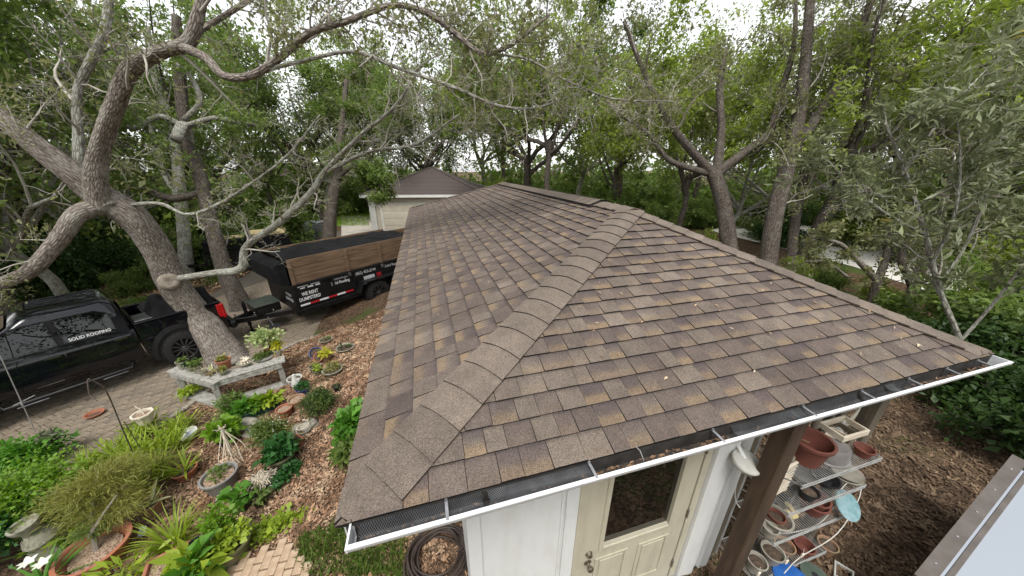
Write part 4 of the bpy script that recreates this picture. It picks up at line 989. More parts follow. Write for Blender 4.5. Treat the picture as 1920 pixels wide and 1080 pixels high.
# ================================================================== dump trailer
trl = thing('dump_trailer','black dump trailer with wooden side boards, mesh tarp and white lettering behind the truck','trailer',(-2.403,10.896,ZD+.03),R(218.6))
TW = 1.0; X0, X1 = 2.15, -2.25
zf, zs, zb = .60, 1.40, 2.16
p = MB(); p.box(((X0+X1)/2,0,.985),(X0-X1,2*TW,.83)); box_o = p.build('trailer_body', MATS['steel_black'], trl)
p = MB(); p.bar((X0+.01,TW+.012,zs-.03),(X1,TW+.012,zs-.03),.07,.08,bevel=.01); p.bar((X0+.01,-TW-.012,zs-.03),(X1,-TW-.012,zs-.03),.07,.08); p.build('top_rail', MATS['steel_black'], box_o)
p = MB(); p.bar((X0+.03,TW-.02,.52),(X1,TW-.02,.52),.10,.16,bevel=.01); p.bar((X0,-TW+.1,.52),(X1,-TW+.1,.52),.10,.16); p.build('chassis_rail', MATS['steel_black'], box_o)
for x in (2.13,1.0,.32,-1.4,-2.2):
    p = MB(); p.box((x,TW+.018,.97),(.07,.036,.78),bevel=.006); p.build('side_post', MATS['steel_black'], box_o)
for s in (1,-1):
    bd = bpy.data.objects.new('side_board', None); COL.objects.link(bd); bd.parent = trl
    npl = 3; hh = (zb-zs)/npl
    for k in range(npl):
        p = MB(); p.box(((X0+X1)/2-.02,s*(TW-.005),zs+hh*(k+.5)+.012),(X0-X1-.06,.038,hh-.012),bevel=.004); p.build('plank', MATS['plank'], bd)
    for x in (X0-.08,.45,-.75,-2.1):
        p = MB(); p.box((x,s*(TW+.036),(zs+zb)/2-.01),(.095,.04,zb-zs-.05),bevel=.005); p.build('stake', MATS['plank'], bd)
    for x in (.45,-.75):
        p = MB(); p.box((x,s*(TW+.04),zs-.10),(.10,.05,.12),bevel=.008); p.build('stake_pocket', MATS['rim_metal'], bd)
# mesh tarp over the load and the hood at the front
def top(u,v):
    x = lerp(X0+.02,X1,u); y = lerp(TW-.03,-TW+.03,v); e = min(v,1-v)
    z = zb-.03+.10*math.sin(math.pi*v)*(0.6+.6*math.sin(5*u+1))+.035*math.sin(13*u+4*v)*math.sin(9*v)+.02*math.sin(31*u-7*v)
    z += .14*math.exp(-((u-.5)/.07)**2-((v-.55)/.22)**2)+.05*math.exp(-((u-.22)/.1)**2-((v-.4)/.2)**2); z = lerp(zb-.06,z,min(1,e/.12)); return (x,y,z)
p = MB(); p.grid(top,60,30); tp_o = p.build('mesh_tarp', MATS['tarp'], trl, smooth='all')
p = MB(); p.loft([[(X0+.02,y,z) for y,z in ((TW+.02,zs+.02),(TW+.02,zb-.04),(-TW-.02,zb-.04),(-TW-.02,zs+.02))],[(X0+.22,y,z) for y,z in ((TW-.02,zs+.05),(TW-.02,zb-.10),(-TW+.02,zb-.10),(-TW+.02,zs+.05))],[(X0+.30,y,z) for y,z in ((TW-.06,zs+.16),(TW-.06,zb-.18),(-TW+.06,zb-.18),(-TW+.06,zs+.16))]]); p.build('tarp_hood', MATS['tarp'], trl, recalc=True)
# tongue, toolbox, jack
p = MB(); p.bar((X0,.62,.50),(3.40,.06,.50),.09,.15,bevel=.008); p.bar((X0,-.62,.50),(3.40,-.06,.50),.09,.15,bevel=.008); p.box((3.46,0,.52),(.34,.14,.10),bevel=.02); tng = p.build('tongue', MATS['steel_black'], trl)
p = MB(); p.box((2.66,0,.70),(.62,.78,.26),bevel=.02); p.build('toolbox', MATS['steel_black'], trl)
M('toolbox_lid',(0.04,0.05,0.042),(0.06,0.07,0.06),rough=.4); p = MB(); p.box((2.66,0,.845),(.66,.82,.03),bevel=.01); p.build('toolbox_lid', MATS['toolbox_lid'], trl)
p = MB(); p.lathe([(.045,.25),(.045,.95),(.03,.96),(.03,1.0),(.001,1.0)],12,(3.12,0,0)); p.lathe([(.09,.04),(.09,.06),(.03,.07),(.03,.3)],12,(3.12,0,0)); p.build('jack', MATS['steel_black'], trl, smooth=True)
p = MB(); p.lathe([(.001,-.01),(.16,0),(.17,.02),(.001,.025)],20,(2.75,.72,.26)); p.bar((2.75,.70,.26),(2.75,.40,.46),.03,.03); p.build('spare_plate', MATS['rim_metal'], trl)
for x in (-.35,-1.30):
    for s in (1,-1): wheel(trl,x,s*(TW+.14),.44,.25,s,spokes=8,rimr=.55)
for s in (1,-1):
    p = MB(); p.bar((.18,s*(TW+.16),.95),(-1.85,s*(TW+.16),.95),.30,.02); p.bar((.18,s*(TW+.16),.95),(.34,s*(TW+.16),.62),.30,.02); p.build('fender', MATS['steel_black'], trl)
# reflective tape
def tape(parent, xa, xb, z, y, n, h, z2=None, y2=None, first='w'):
    for k in range(n):
        t0,t1 = k/n,(k+1)/n; wh = (k % 2 == 0) == (first == 'w'); z2_ = z if z2 is None else z2; y2_ = y if y2 is None else y2
        p = MB(); p.bar((lerp(xa,xb,t0),lerp(y,y2_,t0),lerp(z,z2_,t0)),(lerp(xa,xb,t1)+.004,lerp(y,y2_,t1),lerp(z,z2_,t1)),.006,h); p.build('reflector', MATS['decal_white' if wh else 'decal_red'], parent)
tape(box_o, 2.05,.42, .74, TW+.040, 6, .055)
tape(tng, 3.0,2.20, .475, .222, 4, .06, y2=.642)
tape(box_o,.10,-.60,.83,TW+.014,2,.07)
yt = TW+.004
text('WE RENT', box_o, (1.94,yt,1.01),(-1,0,0),(0,0,1),.15,'decal_white',bold=.02,squash=.72)
text('DUMPSTERS!', box_o, (2.04,yt,.85),(-1,0,0),(0,0,1),.15,'decal_white',bold=.02,squash=.72)
text('solidroofinginc', box_o, (1.02,yt,1.22),(-1,0,0),(0,0,1),.11,'decal_grey',squash=.8)
text('Solid Roofing', box_o, (1.06,yt,1.08),(-1,0,0),(0,0,1),.13,'decal_white',bold=.015,squash=.85)
text('(850) 433-2744', box_o, (.25,yt,1.19),(-1,0,0),(0,0,1),.15,'decal_white',bold=.008,squash=.8)
text('Solid Roofing', box_o, (-.86,yt,1.19),(-1,0,0),(0,0,1),.15,'decal_white',squash=.85)
text('TUFFDUMP', tng, (2.99,.19,.575),(-.905,.43,0),(0,0,1),.12,'decal_white',bold=.02,squash=.8)
p = MB(); p.box((-.22,TW+.007,.95),(.40,.012,.25)); p.build('placard', MATS['decal_grey'], box_o)
text('SR', box_o, (-.50,yt,.95),(-1,0,0),(0,0,1),.19,'decal_red',bold=.03)
text('SOLID ROOFING', box_o, (-.44,yt,.875),(-1,0,0),(0,0,1),.07,'decal_white',bold=.02)
for (x,z,a,b) in ((1.86,1.215,.30,.05),(1.52,1.215,.26,.05),(1.88,1.15,.13,.04),(1.66,1.15,.16,.06),(1.45,1.15,.13,.05)):
    p = MB(); p.box((x,TW+.007,z+.10),(a,.010,b*.8)); p.build('sticker', MATS['decal_white'], box_o)
text('WE RENT', box_o, (X0+.004,.42,1.0),(0,1,0),(0,0,1),.14,'decal_grey',squash=.7); text('DUMPSTERS', box_o, (X0+.004,.34,.84),(0,1,0),(0,0,1),.14,'decal_grey',squash=.7)
# ================================================================== second trailer, pallet, neighbouring houses
def ground_thing(name,label,cat,px,py,rz=0,group=None,scale=1.0):
    q = G(px,py); return thing(name,label,cat,(q[0],q[1],zg(q[0])),rz,group,scale)
M('plywood',(0.42,0.34,0.16),(0.52,0.43,0.23),scale=3,rough=.8,stretch=(.3,2,2))
b2 = ground_thing('flatbed_trailer','dark loaded trailer with yellowish boards on top, parked beneath bare twigs','trailer',478,490,R(205))
p = MB(); p.box((0,.9,.75),(3.4,1.8,.55)); p.build('trailer_body', MATS['steel_black'], b2)
p = MB(); p.box((0,.9,1.28),(3.2,1.72,.50),bevel=.03); p.build('load', MATS['tarp'], b2)
for k,(x,y,z,a,b) in enumerate(((-.9,.75,1.56,1.3,1.5),(-.7,.8,1.62,1.2,1.3),(.7,1.2,1.57,1.1,.7))):
    p = MB(); p.box((x,y,z),(a,b,.04),Matrix.Rotation(.1*k-.08,3,'Z')); p.build('board', MATS['plywood'], b2)
p = MB(); p.box((-1.30,-.025,1.24),(.75,.03,.66)); p.build('board', MATS['plywood'], b2)
p = MB(); p.bar((1.7,.2,.5),(2.7,.85,.5),.1,.12); p.bar((1.7,1.6,.5),(2.7,.95,.5),.1,.12); p.build('tongue', MATS['steel_black'], b2)
for x in (.4,-.55): wheel(b2,x,-.08,.36,.22,-1,spokes=6); wheel(b2,x,1.88,.36,.22,1,spokes=6)
M('shingle_wrap',(0.30,0.31,0.33),(0.12,0.12,0.13),scale=9,rough=.35,contrast=(.42,.58))
pl = ground_thing('shingle_pallet','wooden pallet stacked with silver wrapped shingle bundles beside a dark tree trunk','pallet',588,452,R(-20))
for x in (-.5,0,.5):
    p = MB(); p.box((x,.4,.06),(.09,1.0,.10)); p.build('pallet_runner', MATS['plank'], pl)
p = MB(); p.box((0,.4,.125),(1.2,1.0,.025)); p.build('pallet_deck', MATS['plank'], pl)
for k in range(13):
    for (cx,cy) in ((-.29,.4),(.29,.4)):
        p = MB(); p.box((cx+random.uniform(-.02,.02),cy+random.uniform(-.02,.02),.18+.083*k),(.56,.98,.074),Matrix.Rotation(random.gauss(0,.02),3,'Z'),bevel=.012); p.build('shingle_bundle', MATS['shingle_wrap'], pl)
M('stucco',(0.55,0.50,0.40),(0.49,0.445,0.355),scale=3,rough=.85,bump=.2,bscale=80); M('stucco_white',(0.66,0.66,0.62),(0.6,0.6,0.56),scale=3,rough=.85)
M('far_shingle',(0.058,0.045,0.042),(0.11,0.086,0.078),c3=(0.082,0.064,0.059),scale=30,rough=.9,stretch=(1,1,3),bump=.5,bscale=40)
def hip_house(name,label,loc,rz,wd,dp,eave,rise,oh=.45):
    h = thing(name,label,'house',loc,rz)
    p = MB(); p.box((wd/2,dp/2,eave/2),(wd,dp,eave)); p.build('wall', MATS['stucco'], h)
    a = [(-oh,-oh,eave),(wd+oh,-oh,eave),(wd+oh,dp+oh,eave),(-oh,dp+oh,eave)]; ry = max(0,(dp-wd)/2); c1 = (wd/2,wd/2,eave+rise); c2 = (wd/2,dp-wd/2,eave+rise)
    p = MB(); p.add([*a,c1,c2],[(0,1,4),(1,2,5,4),(2,3,5),(3,0,4,5),(3,2,1,0)]); ro = p.build('roof', MATS['far_shingle'], h)
    nrow = 22; p = MB()
    for k in range(nrow):                               # shingle courses on the seen slope
        t = k/nrow; xa = lerp(-oh,wd/2,t); xb = lerp(wd+oh,wd/2,t); y = lerp(-oh,wd/2,t); z = eave+rise*t; t2 = (k+1.1)/nrow; y2 = lerp(-oh,wd/2,t2); z2 = eave+rise*t2
        p.add([(xa,y-.01,z+.028),(xb,y-.01,z+.028),(lerp(xb,wd/2,.04),y2,z2+.008),(lerp(xa,wd/2,.04),y2,z2+.008),(xa,y-.01,z+.004),(xb,y-.01,z+.004)],[(0,1,2,3),(4,5,1,0)])
    p.build('shingle_courses', MATS['far_shingle'], ro)['kind'] = 'stuff'
    for (s,e) in ((a[0],c1),(a[1],c1)):
        p = MB(); p.bar(np.array(s)+[0,0,.03],np.array(e)+[0,0,.035],.28,.03); p.build('hip_cap', MATS['far_shingle'], ro)
    p = MB(); p.box((wd/2,-oh,eave-.06),(wd+2*oh,.05,.18)); p.box((-oh,dp/2,eave-.06),(.05,dp+2*oh-.06,.18)); p.build('fascia', MATS['stucco_white'], h)
    return h
q = G(702,437); hs_ = hip_house('neighbour_garage','cream stucco garage with dark purplish hip roof beyond the far end of the workshop',(q[0],q[1],ZD),R(-12),8.0,8.4,2.75,1.85)
p = MB(); p.box((2.35,-.03,1.1),(3.3,.10,2.2)); p.build('garage_door_surround', MATS['stucco_white'], hs_)
gd = MB(); gd.box((2.35,-.09,1.05),(3.0,.04,2.1)); gdo = gd.build('garage_door', MATS['stucco'], hs_)
for k in range(4):
    for j in range(4):
        p = MB(); p.box((1.22+.75*j,-.115,.27+.52*k),(.62,.02,.40),bevel=.008); p.build('panel', MATS['stucco'], gdo)
p = MB(); p.box((.16,-.06,1.35),(.42,.12,2.7)); p.build('pilaster', MATS['stucco_white'], hs_)
q = G(580,400); h2 = hip_house('distant_house','small white house glimpsed behind the lawn with a round black dish on its wall',(q[0]-3.2,q[1],ZD),R(8),6,6,3.4,1.8); h2.children[0].data.materials[0] = MATS['stucco_white']
p = MB(); p.lathe([(.001,0),(.26,.03),(.40,.12),(.41,.13),(.001,.05)],18,(2.4,-.5,2.2),rot=Matrix.Rotation(R(90),3,'X')); p.build('dish', MATS['steel_black'], h2, smooth=True)
# ================================================================== trees
def px_path(L, k=1.0, n=6, gnarl=.0, seed=0):
    """(px, py, forward distance, width px) -> smooth 3D path and radii"""
    rg = np.random.default_rng(seed); P = [D(a,b,d) for a,b,d,_ in L]; r = [.5*w_*d/FPX*k/math.sqrt(1+((a-960)/FPX)**2+((b-540)/FPX)**2)**.8 for a,b,d,w_ in L]
    C = catmull(P,n); rr = np.interp(np.linspace(0,1,len(C)),np.linspace(0,1,len(r)),r)
    if gnarl: C = C+rg.normal(size=C.shape)*gnarl*rr[:,None]; rr = rr*(1+rg.normal(size=len(rr))*.04)
    return C, rr
def bark_tube(C, rr, seg, seed, rough=.07):
    """tube with furrowed, lumpy surface"""
    mb = MB(); mb.tube(C, rr, seg, cap=True); rg = np.random.default_rng(seed); V = np.array(mb.v); n = len(C)
    ph = rg.uniform(0,6.28,8)
    for i in range(n):
        for k in range(seg):
            a = 2*math.pi*k/seg; j = i*seg+k
            f = 1+rough*(math.sin(2*a+ph[0]+i*.13)*.8+math.sin(3*a+ph[1]-i*.21)*.6+math.sin(5*a+ph[4]+i*.3)*.4+abs(math.sin(6*a+ph[2]+.6*math.sin(i*.3)))*.5)+rg.normal()*.006
            V[j] = C[i]+(V[j]-C[i])*f
    mb.v = [tuple(v) for v in V]; return mb, C, rr, seg
def big_tree(name, label, limbs, bark, leaf, twig, seed, group=None, leaf_n=4, lsize=.09, lw=.5, sub=None, k=.86, root=None, lspread=.09, bark2=None, kids=(0,5,5), upb=.15, per_up=.4, keep=1.0, bare=0):
    """limbs: list of (part name, px path, n side branches, side length, bark override)"""
    b0 = limbs[0][1][0]; base = D(b0[0],b0[1],b0[2]) if root is None else np.array(root); t = thing(name,label,'tree',(base[0],base[1],base[2]),0,group)
    rg = np.random.default_rng(seed); tips = []; tw_ = MB()
    for i,(nm,L,nb,sl,bk) in enumerate(limbs):
        C, rr = px_path(L,k,10,.0,seed+i); seg = 30 if rr.max() > .16 else (12 if rr.max() > .07 else 8)
        mb_,C_,r_,sg_ = bark_tube(C,rr,seg,seed+i,.07 if rr.max() > .1 else .04); bark_co(mb_.build(nm, MATS[bk or bark], t, smooth='all', off=base),C_,r_,sg_)
        tp_ = []
        if nb: sprout(tw_, C, rr, rg, nb, sl, 3, tp_, upb, 5, .24, .3, .0035, .8, list(kids))
        tips += tp_ if not (bare and bk == 'bark_lichen') else [q for q in tp_ if rg.random() < bare]
    tw_.build('branches', MATS[twig], t, smooth='all', off=base)['kind'] = 'stuff'
    if leaf_n:
        if keep < 1: tips = [q for q in tips if rg.random() < keep]
        V, F = leaves_on(tips, leaf_n, lspread, lsize, lsize*lw, rg, per_up); np_mesh('crown', np.asarray(V)-base, F, MATS[leaf], t)['kind'] = 'stuff'
    return t
g0 = G(428,672); d0 = depth_of(g0)
oak = [('trunk',[(440,690,d0,120),(425,666,d0,98),(402,636,d0-.1,80),(368,590,7.9,74),(325,530,7.5,76),(292,465,7.1,80),(250,408,6.7,86),(195,372,6.4,92)],0,0,None),
 ('limb',[(215,392,6.45,84),(180,360,6.35,84),(130,320,6.1,80),(70,275,5.9,76),(20,235,5.7,70),(-60,170,5.5,56)],3,1.2,None),
 ('limb',[(215,385,6.45,50),(150,400,6.1,56),(105,455,5.9,54),(60,505,5.8,50),(0,535,5.7,46),(-80,575,5.5,36)],4,.8,None),
 ('limb',[(170,370,6.3,42),(152,320,6.2,34),(147,250,6.1,28),(146,170,6.0,27),(172,110,5.9,31),(198,55,5.8,30),(208,-40,5.7,22)],9,1.6,'bark_lichen'),
 ('limb',[(190,390,6.35,74),(180,330,6.1,58),(190,270,5.9,50),(217,195,5.6,50),(245,130,5.3,52),(300,98,5.1,46),(352,80,5.0,42),(372,28,4.9,34),(385,-50,4.8,26)],8,1.3,None),
 ('limb',[(340,88,5.02,34),(385,108,4.9,30),(420,142,4.8,25),(470,142,4.7,24),(520,112,4.6,22),(580,62,4.5,20),(650,40,4.4,18),(735,10,4.3,17),(800,24,4.2,16),(850,60,4.15,15),(905,100,4.1,14),(960,82,4.0,12),(1030,28,3.9,8)],34,1.0,None),
 ('limb',[(480,136,4.68,14),(560,116,4.6,12),(660,97,4.5,11),(740,125,4.4,11),(800,146,4.3,10),(860,167,4.25,9),(930,197,4.2,8),(1000,203,4.1,7),(1070,180,4.0,4)],26,.9,'bark_lichen'),
 ('limb',[(335,522,7.35,20),(400,512,7.2,20),(452,503,7.1,24),(462,462,7.0,18),(520,420,6.8,19),(580,365,6.5,18),(612,318,6.3,14),(680,250,6.0,11),(740,200,5.8,9),(790,120,5.6,6)],28,.95,'bark_lichen'),
 ('limb',[(605,325,6.35,13),(690,285,6.1,10),(780,270,5.9,8),(860,215,5.7,4)],18,.95,'bark_lichen'),
 ('limb',[(235,385,6.6,16),(300,382,6.5,12),(350,402,6.4,10),(405,385,6.3,9),(470,345,6.1,8),(540,290,5.9,7),(600,215,5.7,4)],14,.8,'bark_lichen'),
 ('limb',[(905,100,4.1,8),(985,110,4.0,7),(1060,150,3.95,6),(1150,185,3.9,5),(1260,190,3.9,3)],20,.8,'bark_lichen'),
 ('limb',[(330,85,5.05,20),(420,30,5.2,18),(480,-10,5.3,16),(540,-60,5.4,12)],6,1.1,None)]
big_tree('live_oak','huge gnarled live oak leaning over the truck with grey furrowed bark',oak,'bark','leaf_oak','twig',21,root=(g0[0],g0[1],g0[2]-.05),leaf_n=2,lsize=.07,lw=.42,keep=.75,k=.76,bare=.16,kids=(0,5,5))
# sawn knot on the trunk
kp = D(318,528,7.22); p = MB(); p.lathe([(.21,-.14),(.20,-.02),(.15,.05),(.09,.045),(.001,.01)],16,kp,rot=Vector(CAM-kp).to_track_quat('Z','Y').to_matrix()); ko = p.build('knot', M('cut_wood',(.17,.14,.11),(.27,.235,.19),scale=14,rough=.95,bump=.8,bscale=30), bpy.data.objects['live_oak'], smooth='all', off=(g0[0],g0[1],g0[2]-.05))
g1 = G(455,578); e1 = depth_of(g1)
big_tree('leaning_oak','dark oak rising between the truck bed and trailer tongue with pale sawn limb stub',[
 ('trunk',[(458,592,e1,56),(446,560,e1,42),(425,515,e1,36),(402,440,e1-.1,34),(376,335,e1-.2,34),(350,262,e1-.3,30),(338,150,e1-.4,28),(330,30,e1-.5,22)],10,1.8,None),
 ('limb',[(352,268,e1-.25,30),(345,235,e1-.6,26),(330,262,e1-1.0,26)],0,0,'bark_lichen'),
 ('limb',[(350,240,e1-.5,16),(300,218,e1-.6,15),(255,240,e1-.7,14),(222,232,e1-.8,10)],5,.9,'bark_lichen'),
 ('limb',[(352,235,e1-.5,16),(400,222,e1-.6,14),(440,228,e1-.7,12),(480,235,e1-.8,8)],6,.9,'bark_lichen'),
 ('limb',[(345,225,e1-.4,14),(375,190,e1-.5,14),(355,140,e1-.6,13),(330,120,e1-.7,12)],4,.9,'bark_lichen'),
 ('limb',[(385,360,e1-.2,22),(330,372,e1-.3,22),(280,360,e1-.4,20),(235,345,e1-.5,16)],5,1.1,None)],'bark_dark','leaf_green','twig_dark',31,root=(g1[0],g1[1],g1[2]-.05),leaf_n=2,lsize=.11,kids=(0,5,4))
g2 = G(360,520); e2 = depth_of(g2)
big_tree('grey_oak','pale twin-stemmed grey oak standing behind the leaning oak trunk',[
 ('trunk',[(352,530,e2,34),(345,440,e2,28),(335,330,e2-.1,26),(322,240,e2-.1,24),(290,140,e2-.2,20),(275,50,e2-.2,16)],9,2.2,None),
 ('limb',[(340,380,e2,16),(310,330,e2-.1,14),(290,280,e2-.1,12),(278,200,e2-.2,10)],5,1.6,None)],'bark_lichen','leaf_green','twig',33,root=(g2[0],g2[1],g2[2]),leaf_n=3,lsize=.12)
g3 = G(617,462); e3 = depth_of(g3)
big_tree('drooping_tree','dark trunked tree beside the silver pallet, bright leafy boughs drooping before the garage',[
 ('trunk',[(616,466,e3,34),(618,430,e3,28),(622,380,e3,24),(632,330,e3-.1,20),(640,250,e3-.2,16),(650,150,e3-.3,10)],4,1.8,None),
 ('limb',[(628,340,e3-.1,12),(665,310,e3-.6,10),(700,330,e3-1,8),(722,365,e3-1.2,4)],9,1.2,None),
],'bark_dark','leaf_green','twig_dark',35,root=(g3[0],g3[1],g3[2]),leaf_n=7,lsize=.15,lspread=.14,upb=-.05)
# --- oaks behind the roof on the right
def RG(px,py,d): q = D(px,py,d); return (q[0],q[1],-.05)
big_tree('forked_oak','forked oak with three spreading limbs just behind the right hip of the roof',[
 ('trunk',[(1372,560,12,44),(1368,470,12,36),(1358,395,12,34),(1338,322,12,36)],0,0,None),
 ('limb',[(1340,330,12,22),(1290,275,11.8,18),(1245,215,11.6,16),(1205,130,11.4,13),(1170,40,11.2,9)],9,1.9,None),
 ('limb',[(1342,330,12,22),(1352,250,12,18),(1350,160,12,16),(1362,90,12,10)],7,1.7,None),
 ('limb',[(1342,325,12,24),(1400,283,11.9,22),(1442,248,11.8,20),(1462,180,11.7,16),(1488,90,11.6,13),(1492,-10,11.5,9)],9,1.8,None),
 ('limb',[(1325,325,12,16),(1255,300,11.7,12),(1215,250,11.5,10),(1160,215,11.3,6)],7,1.5,None)],'bark_dark','leaf_oak','twig_dark',41,root=RG(1372,560,12),leaf_n=2,lsize=.11)
big_tree('tall_oak','tall curving oak trunk standing right of the forked oak behind the roof',[
 ('trunk',[(1432,600,11,42),(1442,480,11,38),(1455,395,11,36),(1478,300,11,36),(1500,205,10.9,32),(1512,100,10.8,28),(1520,-20,10.7,22)],10,1.8,None),
 ('limb',[(1482,290,11,26),(1545,200,10.9,26),(1582,130,10.8,25),(1610,70,10.7,22),(1640,-20,10.6,18)],9,1.6,None)],'bark_dark','leaf_oak','twig',43,root=RG(1432,600,11),leaf_n=2,lsize=.11)
big_tree('slim_oak','slim dark oak partly hidden behind the tall curving oak',[('trunk',[(1478,560,14,24),(1490,420,14,22),(1508,320,14,20),(1515,220,13.9,18),(1540,80,13.8,14)],14,2.4,None)],'bark_dark','leaf_oak','twig_dark',45,root=RG(1478,560,14),leaf_n=2,lsize=.12)
big_tree('crooked_oak','crooked many-stemmed oak beside the bright road at the right',[
 ('trunk',[(1705,640,9,34),(1712,550,9,28),(1735,480,9,24),(1760,420,8.9,18),(1790,300,8.8,12)],8,1.5,None),
 ('limb',[(1722,560,9,22),(1702,520,9,18),(1690,480,8.9,16),(1720,430,8.8,12)],5,1.1,None),
 ('limb',[(1620,640,9.4,30),(1640,545,9.3,22),(1662,480,9.2,18),(1668,420,9.1,12)],5,1.2,None),
 ('limb',[(1648,530,9.3,18),(1600,480,9.2,14),(1570,455,9.1,11),(1520,445,9.0,6)],5,.8,'bark'),
 ('limb',[(1590,520,9.3,8),(1550,492,9.2,8),(1510,490,9.1,6)],3,.6,'bark')],'bark_dark','leaf_oak','twig',47,root=RG(1705,640,9),leaf_n=2,lsize=.10)
leaf_mat('leaf_bay', (0.075,0.095,0.04), (0.27,0.30,0.155), (0.44,0.33,0.06), trans=.25, rough=.4)
bay = [('trunk',[(1830,760,5.6,18),(1800,640,5.5,16),(1760,540,5.4,15),(1735,440,5.3,14),(1700,330,5.2,11),(1660,230,5.1,7)],16,.85,None),
 ('limb',[(1760,540,5.4,10),(1820,440,5.2,10),(1860,330,5.0,8),(1890,200,4.9,6)],15,.8,None),
 ('limb',[(1735,440,5.3,10),(1660,400,5.3,9),(1600,350,5.3,7),(1540,290,5.3,4)],13,.75,None),
 ('limb',[(1800,640,5.5,10),(1870,560,5.2,9),(1930,480,5.0,7),(1990,420,4.8,4)],14,.75,None),
 ('limb',[(1745,500,5.3,9),(1790,400,4.9,8),(1800,280,4.7,6),(1780,160,4.6,3)],13,.8,None),
 ('limb',[(1690,330,5.2,8),(1760,230,5.1,7),(1850,130,5.0,5),(1930,60,4.9,3)],12,.8,None)]
big_tree('bay_tree','pale grey-green tree with long narrow leaves crowding the right edge',bay,'bark_lichen','leaf_bay','twig',49,root=(D(1830,760,5.6)[0],D(1830,760,5.6)[1],-.05),leaf_n=3,lsize=.15,lw=.20,lspread=.035,kids=(0,3,4),keep=.62,per_up=.1)

# --- the surrounding wood: four kinds, each tree an object of its own
kinds = [make_tree(101,10.5,1.1,.20,'bark_dark','leaf_green',.15,6,(.1,0),.34,4,twig='twig'),
         make_tree(102,9.5,1.3,.17,'bark','leaf_oak',.14,6,(-.15,.1),.30,2,twig='twig'),
         make_tree(103,11.5,.9,.16,'bark_dark','leaf_fresh',.15,5,(.05,-.1),.40,4,twig='twig'),
         make_tree(104,9.5,1.2,.15,'bark_lichen','leaf_oak',.13,6,(.2,.1),.26,1,twig='twig')]
def polar(px, dist):
    d = ray(px,311); d = np.array([d[0],d[1]]); d /= np.linalg.norm(d); return CAM[:2]+d*dist
MARK = ['outside the left edge of the view','above the truck bonnet','behind the oak fork','behind the arching oak limb','behind the leaning oak','above the truck bed','above the dump trailer','above the drooping tree','over the left hip of the garage roof','over the garage ridge','over the far end of the workshop ridge','over the ridge vent','over the roof apex','left of the forked oak','behind the forked oak','behind the tall oak','right of the tall oak','above the crooked oak','behind the bay tree','at the right edge of the view','outside the right edge of the view']
def mark(px): return MARK[0] if px < 0 else (MARK[min(1+int(px//100),19)] if px < 1920 else MARK[20])
names = ['broadleaf_tree','twiggy_oak','slender_tree','lichened_oak']
for o,nm in zip(kinds,names): o.name = nm
rr = random.Random(77)
slots = [(px+rr.uniform(-25,25),rr.uniform(16,20),'nearer') for px in range(-360,1560,118)]+[(px+rr.uniform(-25,25),rr.uniform(25,33),'farther') for px in range(-310,2400,100)]
for (px,dist,row) in slots:
    if 520 < px < 940: dist = rr.uniform(30,40)
    if 40 < px < 480 and dist < 21: continue
    if 940 <= px < 1250 and dist < 20: dist += 3
    q = polar(px,dist); k = rr.choice([0,0,1,2,3] if px < 1000 else [0,1,2,2,3]); s = rr.uniform(.85,1.15)*(1.0 if dist < 24 else (1.15 if not 520 < px < 1250 else 1.5))
    set_tree(kinds[k],(q[0],q[1],zg(q[0])-.05),rr.uniform(0,6.28),(s,s,s*rr.uniform(.9,1.15)),'%s woodland tree with %s %s' % (row,['dense green crown','olive twiggy crown','pale fresh crown','thin bare crown'][k],mark(px)),'trees of the surrounding wood')
for i,(x,y,k,lab) in enumerate(((-9,-7,0,'left rear'),(-5.5,-10,1,'rear, left of the middle'),(-1.5,-12,3,'rear, straight behind'),(3.5,-11,2,'rear, right of the middle'),(8.5,-8,0,'right rear'),(-13,-1,2,'far left'),(11,-11,3,'right rear corner'),(-11,-12,1,'left rear corner'))):
    s = 1.0+.06*(i % 3); set_tree(kinds[k],(x,y,zg(x)-.05),i*1.3,(s,s,s),'woodland tree standing behind the viewpoint, %s' % lab,'trees of the surrounding wood')
# --- understorey bushes
def make_bush(seed, leaf, r, h, n, lsize):
    root = bpy.data.objects.new('bush', None); COL.objects.link(root); rg = np.random.default_rng(seed); mb = MB(); tips = []
    for i in range(9):
        a = rg.uniform(0,6.28); el = rg.uniform(.6,1.35); d = np.array([math.cos(a)*math.cos(el),math.sin(a)*math.cos(el),math.sin(el)])
        pp = wander((rg.normal()*.12*r,rg.normal()*.12*r,-.05),d,h*rg.uniform(.7,1.05),6,rg,.2); mb.tube(pp,np.linspace(.022,.006,7),5,cap=False); sprout(mb,pp,np.linspace(.022,.006,7),rg,8,r*.75,2,tips,.1,4,.3,.2,.003,.85,[0,5,5])
    mb.build('stems', MATS['twig_dark'], root, smooth='all'); V,F = leaves_on(tips,n,.09*r,lsize,lsize*.5,rg); np_mesh('foliage',V,F,MATS[leaf],root); return root
bushes = [make_bush(201,'leaf_fresh',1.2,2.2,8,.12),make_bush(202,'leaf_green',1.3,2.4,9,.13),make_bush(203,'leaf_deep',1.2,2.0,9,.12)]
used_b = set()
def set_bush(k,x,y,s,label,group):
    o = bushes[k] if k not in used_b else copy_tree(bushes[k]); used_b.add(k); o.location = (x,y,zg(x)-.03); o.rotation_euler = (0,0,rr.uniform(0,6.28)); o.scale = (s,s,s*rr.uniform(.85,1.15)); tag(o,label,'bush',group)
kn = ['bright yellow-green','mid green','dark green']
